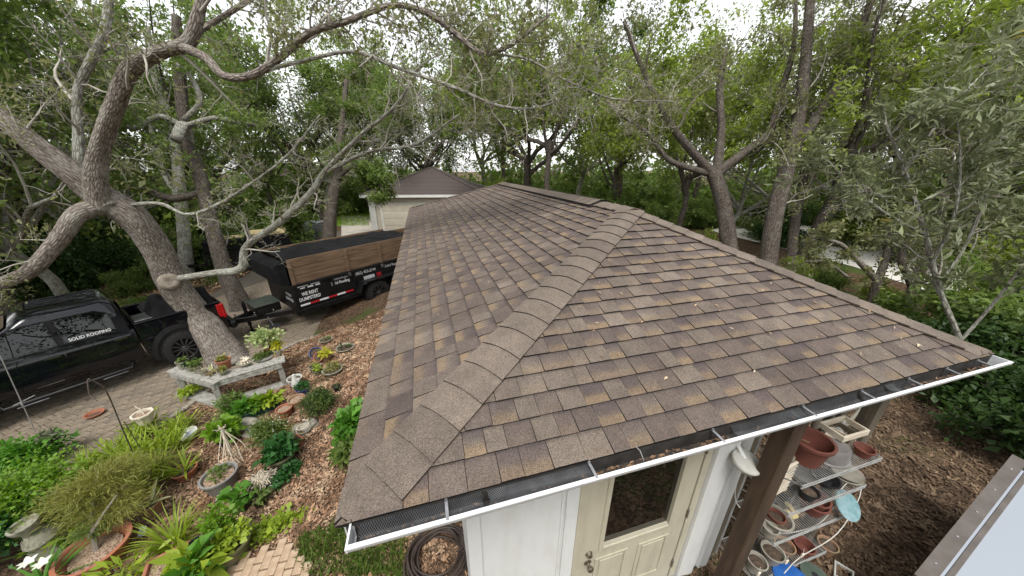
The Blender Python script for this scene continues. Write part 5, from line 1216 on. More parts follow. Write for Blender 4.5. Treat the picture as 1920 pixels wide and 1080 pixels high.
for i in range(56):
    px = -300+2600*(i+rr.random())/56; dist = rr.uniform(11,26)
    if px < 930 and px > 470: dist = rr.uniform(27,36)
    if px <= 470: dist = rr.uniform(20,28)
    if 470 < px < 720: continue
    if 1290 < px < 2000 and dist < 24: dist += 12
    if px >= 930 and px < 1250: dist = rr.uniform(13,22)
    q = polar(px,dist)
    if inside(q,DR): continue
    k = rr.choice([0,1,1,2]) if px > 900 else rr.choice([1,2,2]); row = 'near' if dist < 18 else 'distant'
    set_bush(k,q[0],q[1],rr.uniform(.7,1.3),'%s %s undergrowth bush low down, %s' % (row,kn[k],mark(px)),'undergrowth bushes')
for (px,py,d,k,s,lab) in ((1150,420,13.5,0,.75,'bright yellow-green bush peeping over the ridge left of the apex'),(1260,440,13,0,.7,'bright yellow-green bush left of the forked oak foot'),(1330,470,13.5,0,.6,'bright yellow-green bush at the foot of the forked oak'),(1500,500,12,0,.42,'low bright yellow-green bush between the tall oak and the road'),(1640,560,10,0,.4,'low bright yellow-green bush at the foot of the crooked oak'),(1560,520,11,1,.42,'low mid green bush right of the tall oak foot'),(1790,900,5.6,2,.85,'dark green bush below the right end of the gutter'),(1880,720,6.2,2,.95,'dark green bush under the pale bay tree at the right edge'),(1930,680,8.5,1,.5,'mid green bush filling the corner beyond the gutter end'),(120,505,8.9,1,.45,'mid green bush at the left edge behind the truck cab'),(205,452,11.5,1,.45,'mid green bush left of the oak trunk behind the truck cab')):
    q = D(px,py,d); set_bush(k,q[0],q[1],s,lab,None)
# --- far wood as one mass, so the horizon is closed by foliage
rg = np.random.default_rng(9); n = 85000; a = rg.uniform(0,1,n); pxs = -500+3000*a; P = np.zeros((n,3)); dist = rg.uniform(36,52,n)
dr_ = ((pxs-960)/FPX)[:,None]*_r+_f-((311-540)/FPX)*_u; dr_ = dr_[:,:2]/np.linalg.norm(dr_[:,:2],axis=1)[:,None]; P[:,:2] = CAM[:2]+dr_*dist[:,None]
P[:,2] = rg.beta(.9,3.0,n)*(7.5+2*np.sin(pxs*.013)+1.5*np.sin(pxs*.041))-.6
V,F = leaf_cloud(P,.6,.4,rg,.3); o = np_mesh('distant_wood',V,F,MATS['leaf_green']); tag(o,'green mass of the distant wood closing the horizon','wood',kind='stuff')
# ================================================================== garden bed
leaf_mat('leaf_lime',(0.20,0.30,0.025),(0.42,0.52,0.06),(0.55,0.60,0.10),trans=.4)
leaf_mat('leaf_bright',(0.055,0.16,0.018),(0.16,0.36,0.05),(0.25,0.45,0.08),trans=.4)
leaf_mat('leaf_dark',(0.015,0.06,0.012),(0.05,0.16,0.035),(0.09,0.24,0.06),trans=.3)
leaf_mat('leaf_feather',(0.14,0.15,0.03),(0.30,0.30,0.07),(0.30,0.27,0.09),trans=.3)
leaf_mat('leaf_varieg',(0.16,0.26,0.07),(0.62,0.66,0.34),(0.72,0.74,0.48),trans=.35)
leaf_mat('leaf_box',(0.075,0.165,0.012),(0.22,0.38,0.035),(0.33,0.48,0.06),trans=.35)
leaf_mat('leaf_strap',(0.17,0.25,0.025),(0.38,0.48,0.06),(0.50,0.54,0.10),trans=.45)
leaf_mat('leaf_yellow',(0.40,0.42,0.03),(0.66,0.62,0.07),trans=.4)
leaf_mat('petal_white',(0.78,0.80,0.72),(0.86,0.86,0.80),trans=.3)
leaf_mat('leaf_cream',(0.45,0.48,0.22),(0.68,0.68,0.42),trans=.3)
M('dry_stem',(0.55,0.47,0.36),(0.70,0.63,0.52),scale=8,rough=.8)
M('weathered_white',(0.36,0.35,0.32),(0.18,0.165,0.14),c3=(0.29,0.28,0.25),scale=6,rough=.9,bump=.5,stretch=(3,3,3),bscale=40,contrast=(.38,.68))
M('iron_rust',(0.075,0.055,0.042),(0.15,0.12,0.10),scale=20,rough=.7,metal=.4); M('pole_grey',(0.36,0.36,0.35),(0.25,0.25,0.24),rough=.5,metal=.3)
M('rock',(0.24,0.22,0.185),(0.36,0.34,0.29),c3=(0.29,0.27,0.22),scale=8,rough=.95,bump=.7,bscale=30)
def px_m(px,loc): return px*depth_of(loc)/FPX*.85
def gt(name,label,cat,px,py,z=None,rz=0,group=None):
    q = G(px,py,z); return thing(name,label,cat,(q[0],q[1],zg(q[0]) if z is None else z),rz,group)
def tilt(o,ax,ay): o.rotation_euler = (ax,ay,o.rotation_euler[2]); return o
# --- L-shaped weathered bench
zc = -.45; HB = .64
Lp, Cp, Rp = G(337,745), G(416,768), G(540,722)
bench = thing('plant_bench','weathered white wooden corner bench carrying small pots, beneath the oak trunk','bench',(Cp[0],Cp[1],zc))
def loc_(p): return np.array([p[0]-Cp[0],p[1]-Cp[1],0.0])
cl, cr_ = loc_(Lp), loc_(Rp); c0 = np.zeros(3); up3 = np.array([0,0,1.0])
def arm(a,b,side,nm):
    d = (b-a)/np.linalg.norm(b-a); s = np.array([-d[1],d[0],0])*side
    for k in range(2):
        p = MB(); o_ = s*(.09+.15*k); p.bar(a+o_-d*.06+up3*HB,b+o_+d*.08+up3*HB,.145,.035,bevel=.006); p.build('top_plank',MATS['weathered_white'],bench)
    p = MB(); p.bar(a+s*.03-d*.02+up3*(HB-.075),b+s*.03+up3*(HB-.075),.03,.10,bevel=.004); p.build('apron',MATS['weathered_white'],bench)
    p = MB(); p.bar(a+s*.12-d*.06+up3*.06,b+s*.12+d*.10+up3*.06,.22,.045,bevel=.006); p.build('bottom_plank',MATS['weathered_white'],bench)
    p = MB(); p.bar(a+s*.01-d*.06+up3*.02,b+s*.01+d*.10+up3*.02,.03,.10,bevel=.004); p.build('skirt',MATS['weathered_white'],bench)
arm(c0,cl,-1,'l'); up3_ = up3; HB += .004; arm(c0+np.array([.03,.03,.004]),cr_,1,'r')
for q in (c0+np.array([0,.07,0]),cl*.95+np.array([.05,.10,0]),cr_*.93+np.array([-.0,.10,0]),cr_*.93+np.array([-.08,.24,0]),cl*.9+np.array([.12,.22,0])):
    p = MB(); p.box((q[0],q[1],HB/2),(.10,.10,HB-.02),Matrix.Rotation(.45,3,'Z'),bevel=.006); p.build('leg',MATS['weathered_white'],bench)
ZT = zc+HB+.018
def potted(name,label,px,py,r,h,mat,z=None,plant=None,soil='soil',sq=1.0,rz=0,rim=.12,taper=.72,cat='potted plant',fill=.86,lean=None,seg=22):
    o = gt(name,label,cat if plant else 'pot',px,py,z,rz); pot(o,r,h,mat,soil,0,fill,seg,sq,rim,taper)
    if plant:
        kind,n,ln,wd,lm,ext = plant; sd = int(px*7+py)
        if kind == 'leafy': leafy(o,(0,0,h+ext[2]*.75),ext,n,ln,wd,lm,sd)
        elif kind == 'strap': strap(o,(0,0,h*.85),n,ln,wd,lm,sd,spread=r*.5,droop=ext)
    if lean: tilt(o,*lean)
    return o
T = 'terracotta'
# items on the bench
potted('succulent_pot','mossy grey concrete pot at the left end of the bench',346,689,.10,.17,'concrete_mossy',ZT,('leafy',60,.05,.03,'leaf_green',(.06,.06,.03)),taper=.8)
potted('succulent_pot','small mossy pot second from the left end of the bench',359,694,.085,.14,'concrete_mossy',ZT,('leafy',90,.05,.03,'leaf_deep',(.08,.08,.05)),taper=.8)
potted('succulent_pot','carved stone pot with green sprouts, third from the bench left end',373,697,.095,.16,'concrete_mossy',ZT,('leafy',120,.06,.03,'leaf_green',(.10,.10,.06)),taper=.75)
potted('stone_cup','pale stone cup beside the pointed succulents at the bench corner',384,703,.075,.12,'rock',ZT,None,taper=.7)
o = gt('pointed_succulent','cluster of pale pointed succulent stalks at the bench corner','plant',396,702,ZT); strap(o,(0,0,0),16,.20,.035,'leaf_cream',7,.05,.05,1.5); pot(o,.07,.07,'terracotta_old')
potted('terracotta_pot','orange terracotta pot of dry moss standing on the bench below the trunk',424,690,.125,.22,T,ZT,('leafy',120,.05,.02,'leaf_feather',(.10,.10,.04)))
potted('moss_pot','small round mossy bowl in front of the orange bench pot',420,702,.09,.10,'concrete_mossy',ZT,('leafy',160,.04,.02,'leaf_feather',(.08,.08,.04)),taper=.6)
o = gt('driftwood_dish','shallow dish of driftwood and shells on the middle of the bench','dish',462,683,ZT); mb = MB(); mb.lathe([(.001,0),(.10,0),(.16,.06),(.165,.07),(.15,.065),(.001,.02)],18); mb.build('dish',MATS['concrete_mossy'],o,smooth=True)
for k in range(9):
    mb = MB(); a = k*.7; mb.tube([(.09*math.cos(a),.09*math.sin(a),.05),(.03*math.cos(a+2),.03*math.sin(a+2),.11),(-.08*math.cos(a+.5),-.08*math.sin(a+.5),.09+.01*k)],.014,6); mb.build('driftwood',MATS['dry_stem'],o,smooth=True)
o = gt('moss_tray','shallow tray of low green plants near the right end of the bench','tray',495,672,ZT); mb = MB(); mb.lathe([(.001,0),(.17,0),(.20,.04),(.205,.05),(.18,.045),(.001,.03)],20); mb.build('tray',MATS['grey_pot'],o,smooth=True); leafy(o,(0,0,.07),(.17,.17,.08),420,.05,.025,'leaf_green',5)
potted('variegated_shrub','cream variegated leafy shrub in terracotta pot on the right bench end',507,662,.10,.17,T,ZT,('leafy',900,.075,.045,'leaf_varieg',(.27,.27,.24)))
potted('yellow_plant','bright yellow leafed plant in a round cream pot at the bench end',522,664,.085,.13,'glaze_white',ZT,('leafy',140,.07,.04,'leaf_yellow',(.10,.10,.10)),taper=.55)
o = gt('yellow_sedum','clump of yellow-green sedum on the lower left shelf of the bench','plant',355,741,zc+.09); leafy(o,(0,0,.09),(.20,.16,.09),460,.05,.03,'leaf_lime',9)
# items right of the bench
potted('white_urn','white ceramic pot holding a white cone figure at the bench right end',556,722,.14,.20,'glaze_white',None,None,taper=.7)
o = gt('white_figure','white pointed ceramic figure standing in the white pot','figurine',556,722,zg(G(556,722)[0])+.16); mb = MB(); mb.lathe([(.001,0),(.09,.0),(.085,.06),(.06,.14),(.045,.22),(.03,.27),(.001,.29)],16); mb.build('cone_body',MATS['glaze_white'],o,smooth=True); mb = MB(); mb.lathe([(.001,0),(.04,.0),(.04,.05),(.001,.07)],12,(.06,.0,.10)); mb.build('side_knob',MATS['glaze_white'],o,smooth=True)
potted('patterned_pot','blue and white pot with low dark green plant beside the white pot',570,738,.12,.15,'glaze_blue',None,('leafy',260,.05,.025,'leaf_dark',(.13,.13,.05)),taper=.75)
potted('spiral_pot','dark brown glazed pot of bare soil left of the round shrub',560,762,.14,.20,'terracotta_old',None,None,taper=.85,soil='soil_chips')
o = gt('round_shrub','round fine-leaved green shrub beside the brown pots','shrub',600,775); leafy(o,(0,0,.24),(.27,.27,.24),2400,.05,.012,'leaf_deep',12); leafy(o,(0,0,.25),(.28,.28,.24),900,.05,.012,'leaf_green',13,name='new_growth',stems=False)
potted('nursery_pot','small black nursery pot alone on the mulch near the roof edge',633,733,.075,.13,'plastic_black',None,('leafy',30,.05,.02,'leaf_deep',(.05,.05,.02)))
potted('chip_pot','terracotta pot filled with wood chips in front of the spiral pot',537,780,.13,.20,T,None,None,soil='soil_chips',taper=.75)
o = gt('trough_planter','dark green trough of lettuce-like plants in front of the bench','planter',490,775,None,R(25)); mb = MB(); mb.box((0,0,.09),(.62,.20,.17),bevel=.02); mb.build('trough',M('plastic_green',(.012,.05,.035),(.02,.07,.05),rough=.5),o); mb = MB(); mb.box((0,0,.176),(.58,.16,.012)); mb.build('soil',MATS['soil'],o)
for k,x in enumerate((-.2,0,.2)): leafy(o,(x,0,.27),(.14,.13,.12),190,.11,.06,['leaf_bright','leaf_box','leaf_lime'][k],60+k)
o = gt('fern_clump','feathery fern growing against the bench corner leg','fern',440,775); strap(o,(0,0,.02),60,.38,.05,'leaf_bright',14,.06,.55,1.1); leafy(o,(0,0,.28),(.22,.22,.16),500,.06,.025,'leaf_green',15)
potted('geranium_pot','black pot of bright yellow-green geranium below the bench',424,832,.12,.17,'plastic_black',None,('leafy',330,.10,.085,'leaf_box',(.22,.22,.17)))
o = gt('dried_stems','bundle of pale dried stems tied at the top and splayed to the mulch','stems',440,862); mb = MB(); rg = np.random.default_rng(8); top_ = np.array([-.02,.05,.62])
for k in range(14):
    b = np.array([rg.normal()*.10+.05,-.05+rg.normal()*.12,.01]); mb.tube([b,(b+top_)/2+rg.normal(size=3)*.03,top_+rg.normal(size=3)*.012,top_+np.array([rg.normal()*.04,rg.normal()*.04,.06])],[.004,.006,.006,.004],5)
mb.build('stalks',MATS['dry_stem'],o,smooth=True); mb = MB(); mb.lathe([(.022,-.02),(.026,0),(.022,.02)],10,top_); mb.build('tie',MATS['glaze_white'],o)
potted('soil_pot','wide grey pot of chips and seedlings in the middle of the bed',420,912,.215,.26,'grey_pot',None,('leafy',60,.06,.04,'leaf_green',(.13,.13,.05)),soil='soil_chips',taper=.78)
potted('brown_bowl','low brown bowl of wispy olive plants behind the grey pot',312,895,.17,.12,'terracotta_old',None,('leafy',900,.07,.006,'leaf_feather',(.26,.24,.18)))
potted('strap_pot','reddish pot of upright yellow-green strap leaves left of the grey pot',352,893,.15,.16,T,None,('strap',30,.34,.035,'leaf_strap',.5))
potted('nursery_pot','left one of two black nursery pots with glossy green leaves',462,952,.095,.15,'plastic_black',None,('leafy',60,.11,.08,'leaf_bright',(.16,.14,.10)))
potted('nursery_pot','right one of two black nursery pots with small green leaves',490,946,.085,.14,'plastic_black',None,('leafy',50,.08,.04,'leaf_green',(.11,.11,.07)))
o = potted('dry_bowl','black bowl tangled with pale dry stems right of the grey pot',497,912,.17,.15,'plastic_black',None,None,taper=.8); mb = MB(); rg = np.random.default_rng(18)
for k in range(46):
    a = rg.uniform(0,6.28); r_ = rg.uniform(.04,.17); b_ = a+rg.uniform(1,3); mb.tube([(r_*math.cos(a),r_*math.sin(a),.13),(rg.normal()*.06,rg.normal()*.06,.18+rg.uniform(0,.06)),(.2*math.cos(b_),.2*math.sin(b_),.14+rg.uniform(-.06,.06))],.004,4)
mb.build('dry_stems',MATS['dry_stem'],o,smooth=True)
o = gt('ivy_patch','dark green ivy trailing beside the black bowl','ivy',540,895); leafy(o,(0,0,.06),(.18,.26,.07),420,.05,.04,'leaf_dark',22)
potted('glazed_pot','olive rimmed pot of dark glossy leaves near the roof edge',533,868,.20,.22,'glaze_green',None,('leafy',420,.10,.085,'leaf_dark',(.18,.18,.12)))
potted('square_pot','square terracotta pot with wiry stems behind the olive rimmed pot',556,838,.13,.16,T,None,('leafy',40,.14,.01,'leaf_feather',(.16,.16,.16)),seg=4,taper=.8)
o = gt('spurge','airy mounded spurge with narrow leaves and tiny white flowers','plant',513,828); leafy(o,(0,0,.26),(.29,.27,.24),1900,.065,.016,'leaf_green',24); leafy(o,(0,0,.36),(.27,.25,.18),90,.02,.02,'petal_white',25,name='flowers',stems=False)
o = gt('fern_shrub','bright lobed-leaf shrub tucked under the left roof edge','shrub',652,822); leafy(o,(.10,0,.28),(.20,.36,.26),620,.11,.07,'leaf_bright',26); leafy(o,(.12,-.42,.18),(.16,.28,.18),320,.10,.06,'leaf_green',27,name='lower_foliage')
o = potted('creeping_pot','large olive glazed pot with trailing lime-green creeper',440,1040,.22,.27,'glaze_green',None,('leafy',420,.045,.04,'leaf_lime',(.22,.20,.12)),taper=.75)
leafy(o,(-.08,.14,.48),(.17,.17,.24),420,.045,.04,'leaf_box',28,name='climbing_stems'); leafy(o,(.52,.16,.06),(.46,.20,.16),1000,.05,.045,'leaf_lime',29,name='trailing_stems',stems=False); leafy(o,(-.20,-.12,.17),(.06,.06,.16),70,.05,.045,'leaf_lime',30,name='hanging_stem',stems=False)
o = gt('empty_pot','empty black ribbed nursery pot left of the creeper pot','pot',384,1050); mb = MB(); mb.lathe([(.001,.01),(.13,0),(.155,.12),(.175,.22),(.185,.225),(.185,.24),(.168,.24),(.14,.1),(.12,.02),(.001,.02)],24); mb.build('pot',MATS['plastic_black'],o,smooth=True)
for z in (.08,.13,.18):
    mb = MB(); mb.lathe([(.135+.16*z,z-.006),(.147+.16*z,z),(.135+.16*z,z+.006)],24); mb.build('rib',MATS['plastic_black'],o,smooth=True)
o = gt('daylily','arching yellow-green daylily clump between the big terracotta and black pots','plant',330,1020); strap(o,(0,0,0),110,.52,.022,'leaf_strap',31,.12,1.3,1.3,seg=7)
o = gt('plant_tag','pale blue-white plastic plant tag standing in the soil','tag',263,1013); mb = MB(); mb.box((0,0,.11),(.075,.006,.12),bevel=.002); mb.build('card',M('tag_blue',(.5,.6,.68),(.7,.75,.78),scale=12,rough=.5),o); mb = MB(); mb.box((0,.006,.05),(.012,.003,.12)); mb.build('stake',MATS['glaze_white'],o); tilt(o,-.5,.2)
potted('croton_pot','terracotta pot of lime and green broad leaves at the bottom edge',382,1100,.20,.25,T,None,('leafy',120,.20,.085,'leaf_lime',(.24,.24,.14))); 
leafy(bpy.data.objects['croton_pot'],(0,0,.42),(.15,.15,.12),50,.20,.085,'leaf_bright',33,name='inner_leaves',stems=False)
o = gt('square_planter','square terracotta planter frame with wood chips at the bottom edge','planter',322,1075,None,R(20)); 
for (x,y,a,b) in ((0,.17,.40,.035),(0,-.17,.40,.035),(.182,0,.035,.305),(-.182,0,.035,.305)):
    mb = MB(); mb.box((x,y,.09),(a,b,.18),bevel=.006); mb.build('side',MATS[T],o)
mb = MB(); mb.box((0,0,.12),(.325,.30,.02)); mb.build('soil',MATS['soil_chips'],o)
o = gt('nandina','sprays of long yellow-green leaflets at the bottom edge of the bed','plant',246,1092); strap(o,(0,0,.02),8,.34,.012,'leaf_strap',34,.05,.4,1.0,name='stalks'); leafy(o,(0,0,.20),(.28,.22,.10),60,.15,.045,'leaf_lime',35)
o = potted('big_terracotta_pot','largest orange terracotta pot with a feathery olive shrub leaning from it',194,1052,.30,.27,T,None,None,soil='soil_chips',taper=.72,fill=.7)
mb = MB(); mb.tube([(0,0,.15),(-.03,.10,.36),(-.10,.26,.54),(-.14,.46,.72)],[.03,.026,.02,.012],8); mb.tube([(-.03,.06,.40),(.12,.16,.62),(.2,.3,.74)],[.02,.014,.008],6); mb.build('stem',MATS['bark'],o,smooth=True)
leafy(o,(-.10,.52,.74),(.50,.42,.24),8000,.075,.006,'leaf_feather',36); leafy(o,(.02,.34,.52),(.44,.26,.18),3200,.075,.006,'leaf_feather',37,name='lower_foliage',stems=False); leafy(o,(-.05,.16,.42),(.18,.14,.10),700,.08,.008,'leaf_green',38,name='inner_shoots',stems=False)
o = gt('mossy_statue','mossy stone boot-shaped garden ornament on a grey block beside the boxwood','statue',112,1032); mb = MB(); mb.box((0,0,.13),(.26,.22,.26),Matrix.Rotation(.3,3,'Z'),bevel=.03); mb.build('block',MATS['rock'],o)
mb = MB(); mb.lathe([(.001,.26),(.13,.26),(.15,.32),(.12,.40),(.075,.46),(.08,.52),(.12,.58),(.125,.63),(.10,.63),(.09,.58),(.001,.55)],18); mb.build('ornament',MATS['concrete_mossy'],o,smooth=True); tilt(o,.08,-.08)
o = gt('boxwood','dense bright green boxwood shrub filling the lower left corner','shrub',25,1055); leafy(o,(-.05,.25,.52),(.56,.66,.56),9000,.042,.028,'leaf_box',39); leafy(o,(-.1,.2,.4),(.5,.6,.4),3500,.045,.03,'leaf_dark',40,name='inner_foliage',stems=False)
o = gt('boxwood_sprig','loose green shrub with upright shoots below the truck','shrub',75,872); leafy(o,(0,0,.3),(.42,.34,.32),1800,.07,.035,'leaf_bright',41); leafy(o,(.22,.1,.45),(.13,.13,.13),260,.06,.02,'leaf_grey',42,name='grey_tuft')
for i,(px,py,L,n,lab) in enumerate(((262,880,.62,70,'tall sword fern at the foot of the hooked iron pole'),(310,850,.55,60,'sword fern below the octagonal pot'),(228,868,.52,60,'sword fern nearest the gravel drive'),(335,812,.42,46,'sword fern right of the octagonal pot'),(290,905,.55,56,'sword fern in front of the wispy brown bowl'),(165,905,.50,52,'fern tuft behind the feathery shrub'),(160,1010,.55,46,'green strap leaves between the statue and the big terracotta pot'),(270,815,.40,40,'small fern left of the octagonal pot'))):
    o = gt('sword_fern',lab,'fern',px,py); strap(o,(0,0,0),n,L,.042,'leaf_strap' if i != 6 else 'leaf_bright',50+i,.14,.38,1.35,seg=5)
    leafy(o,(0,0,L*.42),(.25,.25,L*.35),240,.08,.022,'leaf_strap',150+i,name='pinnae',stems=False)
o = gt('octagonal_pot','pale octagonal pot of dry twigs raised among the ferns','pot',284,808,None,R(22)); mb = MB(); mb.lathe([(.001,.0),(.05,0),(.045,.22),(.10,.22),(.13,.38),(.155,.40),(.155,.43),(.13,.43),(.11,.33),(.001,.33)],8); mb.build('pot',MATS['dry_stem'],o); mb = MB(); mb.lathe([(.001,.40),(.11,.39)],8); mb.build('soil',MATS['soil_chips'],o); mb = MB(); mb.tube([(.02,0,.38),(0,.03,.5),(-.05,.05,.58)],.012,6); mb.build('twig',MATS['dry_stem'],o)
o = gt('white_plate','white patterned plate tilted on a stake in the mulch','plate',363,816); mb = MB(); mb.lathe([(.001,0),(.08,.004),(.13,.02),(.135,.026),(.08,.012),(.001,.008)],24,(0,0,.09),rot=None); po = mb.build('dish',MATS['glaze_white'],o,smooth=True); mb = MB(); mb.lathe([(.05,.0),(.055,.004),(.05,.006)],20,(0,0,.10)); mb.build('pattern_ring',M('plate_blue',(.35,.38,.5),(.5,.5,.6),rough=.3),o); mb = MB(); mb.tube([(0,0,-.02),(0,0,.09)],.008,6); mb.build('stake',MATS['iron_rust'],o); tilt(o,.45,-.15)
potted('lily_plant','white trumpet lily with long leaves in the bottom left corner',92,1110,.14,.16,'terracotta_old',None,('strap',34,.42,.035,'leaf_bright',.8))
o = bpy.data.objects['lily_plant']; rg = np.random.default_rng(61)
for k,(cx,cy,cz) in enumerate(((.0,.04,.50),(.12,.02,.46))):
    V,F = blades([np.array([cx,cy,cz])]*6,[(math.cos(a)*.9,math.sin(a)*.9-.3,.45) for a in np.arange(6)*1.047],[.085]*6,[.062]*6,rg,4,.7); np_mesh('flower',V,F,MATS['petal_white'],o)
potted('striped_aloe','brown pot with cream striped upturned leaves beside the feathery shrub',290,962,.13,.22,'terracotta_old',None,('strap',10,.34,.05,'leaf_cream',.6))
o = gt('saucer_pot','small red clay saucer pot alone on the drive beside the truck','pot',180,781); mb = MB(); mb.lathe([(.001,0),(.09,0),(.13,.07),(.14,.075),(.14,.09),(.12,.09),(.08,.02),(.001,.02)],20); mb.build('pot',MATS[T],o,smooth=True); mb = MB(); mb.lathe([(.001,.045),(.098,.04)],14); mb.build('soil',MATS['soil'],o)
# pots cluster by the drive edge
for (nm,lab,px,py,r_,h_,mt,pl,tl) in (
 ('blue_pot','cobalt blue pot lying tipped on the mulch by the drive',594,668,.14,.18,'glaze_blue',None,(.9,.5)),
 ('terracotta_pot','tipped terracotta pot in front of the cobalt blue pot',604,676,.12,.14,T,None,(.7,-.2)),
 ('yellow_succulent_pot','pot of glowing yellow-green succulent beside the blue pot',614,675,.13,.16,'terracotta_old',('leafy',160,.08,.03,'leaf_yellow',(.14,.14,.08)),None),
 ('stone_bowl','low mossy stone bowl with spiky succulents, right of the blue pot',648,657,.20,.10,'concrete_mossy',('strap',30,.16,.03,'leaf_deep',.2),None),
 ('stone_bowl','low mossy stone bowl farthest along the drive edge',612,642,.16,.10,'concrete_mossy',('strap',18,.14,.03,'leaf_green',.3),None),
 ('stone_bowl','round stone bowl between the blue pot and the white pot',592,694,.13,.12,'concrete_mossy',('leafy',60,.05,.02,'leaf_feather',(.10,.10,.04)),None),
 ('green_pot','small olive glazed pot nearest the white ceramic pot cluster',598,702,.10,.13,'glaze_green',('leafy',70,.05,.03,'leaf_lime',(.09,.09,.05)),None),
 ('dark_pot','small dark pot of twigs below the variegated shrub',537,690,.10,.20,'terracotta_old',('leafy',60,.10,.015,'leaf_feather',(.10,.10,.14)),None),
 ('moss_bowl','wide mossy bowl of trailing stems near the roof edge',625,700,.20,.12,'concrete_mossy',('leafy',160,.06,.02,'leaf_feather',(.2,.2,.06)),None)):
    o = potted(nm,lab,px,py,r_,h_,mt,None,pl,taper=.75)
    if tl: tilt(o,*tl); o.location.z += r_*.6
# stones among the pots
def stone(px,py,r_,lab,sd):
    o = gt('stone',lab,'stone',px,py); rg = np.random.default_rng(sd); bm = bmesh.new(); bmesh.ops.create_icosphere(bm,subdivisions=3,radius=1); ph = rg.uniform(0,6,9); me = bpy.data.meshes.new('stone')
    for v in bm.verts:
        c = v.co.copy(); f_ = 1+.16*math.sin(3*c.x+ph[0])*math.sin(3*c.y+ph[1])+.12*math.sin(5*c.z+ph[2]+2*c.x)+.05*math.sin(11*c.y+ph[3]); v.co = Vector((c.x*r_*1.25,c.y*r_,c.z*r_*.7))*f_+Vector((0,0,r_*.4))
    bm.to_mesh(me); bm.free(); me.polygons.foreach_set('use_smooth',[True]*len(me.polygons)); me.materials.append(MATS['rock']); m = bpy.data.objects.new('stone_body',me); COL.objects.link(m); m.parent = o; o.rotation_euler[2] = rg.uniform(0,6)
stone(468,800,.16,'pale boulder left of the airy spurge',1); stone(582,802,.13,'grey stone beneath the round shrub',2); stone(556,808,.10,'dark stone between the chip pot and square pot',3); stone(430,935,.11,'flat stone behind the creeper pot',4); stone(470,815,.10,'small stone touching the pale boulder',5)
o = potted('coiled_stem_pot','small pale pot wound with dry stems between two grey stones',572,812,.11,.10,'rock',None,None,taper=.85)
mb = MB(); mb.tube([(.10*math.cos(a*.9),.10*math.sin(a*.9),.11+.012*a) for a in range(10)],.008,6); mb.build('dry_stems',MATS['dry_stem'],o,smooth=True)
# hooked iron pole, grey pole with crossbar
b0 = G(262,880); o = thing('hooked_pole','thin rusty shepherd hook pole rising from the ferns beside the truck','pole',b0)
tp = D(200,735,depth_of(b0)-.75)-b0; hk = D(165,712,depth_of(b0)-.95)-b0; hk2 = D(182,752,depth_of(b0)-.9)-b0
mb = MB(); mb.tube(catmull([(0,0,-.1),tuple(tp*.5),tuple(tp),tuple((tp+hk)/2+np.array([0,0,.07])),tuple(hk),tuple((hk+hk2)/2+np.array([-.05,0,-.05])),tuple(hk2)],5),.008,6); mb.build('hook',MATS['iron_rust'],o,smooth=True)
mb = MB(); mb.tube([(.12,.05,-.05),tuple(D(232,790,depth_of(b0)-.3)-b0)],.006,6); mb.build('side_rod',MATS['iron_rust'],o)
b0 = G(66,812); o = thing('grey_pole','pale grey metal pole with crossbar leaning at the left edge','pole',b0); tp = D(-12,640,depth_of(b0)-.6)-b0; mb = MB(); mb.tube([(0,0,-.05),tuple(tp)],.007,8); mb.build('rod',MATS['pole_grey'],o,smooth=True)
m_ = tp*.36; mb = MB(); mb.tube([tuple(m_+np.array([-.09,-.04,-.03])),tuple(m_+np.array([.14,.08,.06]))],.007,8); mb.build('crossbar',MATS['pole_grey'],o,smooth=True); mb = MB(); mb.lathe([(.007,-.05),(.013,-.03),(.013,.05),(.007,.07)],10,tuple(tp*.33),rot=Vector(tp).to_track_quat('Z','Y').to_matrix()); mb.build('clamp',MATS['pole_grey'],o,smooth=True)
# garden hose coil
M('hose_brown',(0.030,0.020,0.016),(0.06,0.042,0.034),scale=6,rough=.5); q = G(822,1050); o = thing('garden_hose','coil of dark brown garden hose lying by the white wall below the gutter','hose',q); rg = np.random.default_rng(3); mb = MB(); pts = []
for i in range(14*24):
    a = i/24*6.283; k = i//24; r_ = .30+.045*math.sin(k*2.1)-.004*(k % 5)+.012*math.sin(a*3+k); pts.append((r_*math.cos(a)+.02*math.sin(k*1.7),r_*math.sin(a)*.92+.02*math.cos(k*2.3),.015+.010*k+.008*math.sin(a*2+k)))
mb.tube(pts,.013,7); mb.build('coil',MATS['hose_brown'],o,smooth='all'); mb = MB(); mb.lathe([(.014,0),(.02,.005),(.02,.035),(.012,.04),(.012,.06)],12,(.33,.16,.16),rot=Matrix.Rotation(.9,3,'Y')); mb.build('coupling',MATS['brass_dark'],o,smooth=True)
# leaves and twigs dropped on the roof
V = []; F = []; rr2 = random.Random(55)
def roof_z(x,y): return HE+min(x/XS*H_,y/RP*H_,(W_-x)/(W_-XS)*H_)
for i in range(190):
    if rr2.random() < .62: x = rr2.uniform(.3,2.6); y = rr2.uniform(x/XS*RP+.4,8.2)
    else: x = rr2.uniform(1.5,4.4); y = rr2.uniform(.1,min(x/XS,(W_-x)/(W_-XS))*RP*.9) if min(x/XS,(W_-x)/(W_-XS))*RP > .2 else .08
    z = roof_z(x,y)+.022; a = rr2.uniform(0,6.28); l = rr2.uniform(.008,.025); wd = l*rr2.uniform(.16,.34); c,s = math.cos(a),math.sin(a); k = len(V)
    gx_,gy_ = (H_/XS,0) if x/XS < y/RP else (0,H_/RP)
    for (u,v,e) in ((-l,0,.0),(0,-wd,.006),(l,0,rr2.uniform(0,.012)),(0,wd,.006)):
        dx,dy = c*u-s*v,s*u+c*v; V.append((x+dx,y+dy,z+gx_*dx+gy_*dy+e))
    F.append((k,k+1,k+2,k+3))
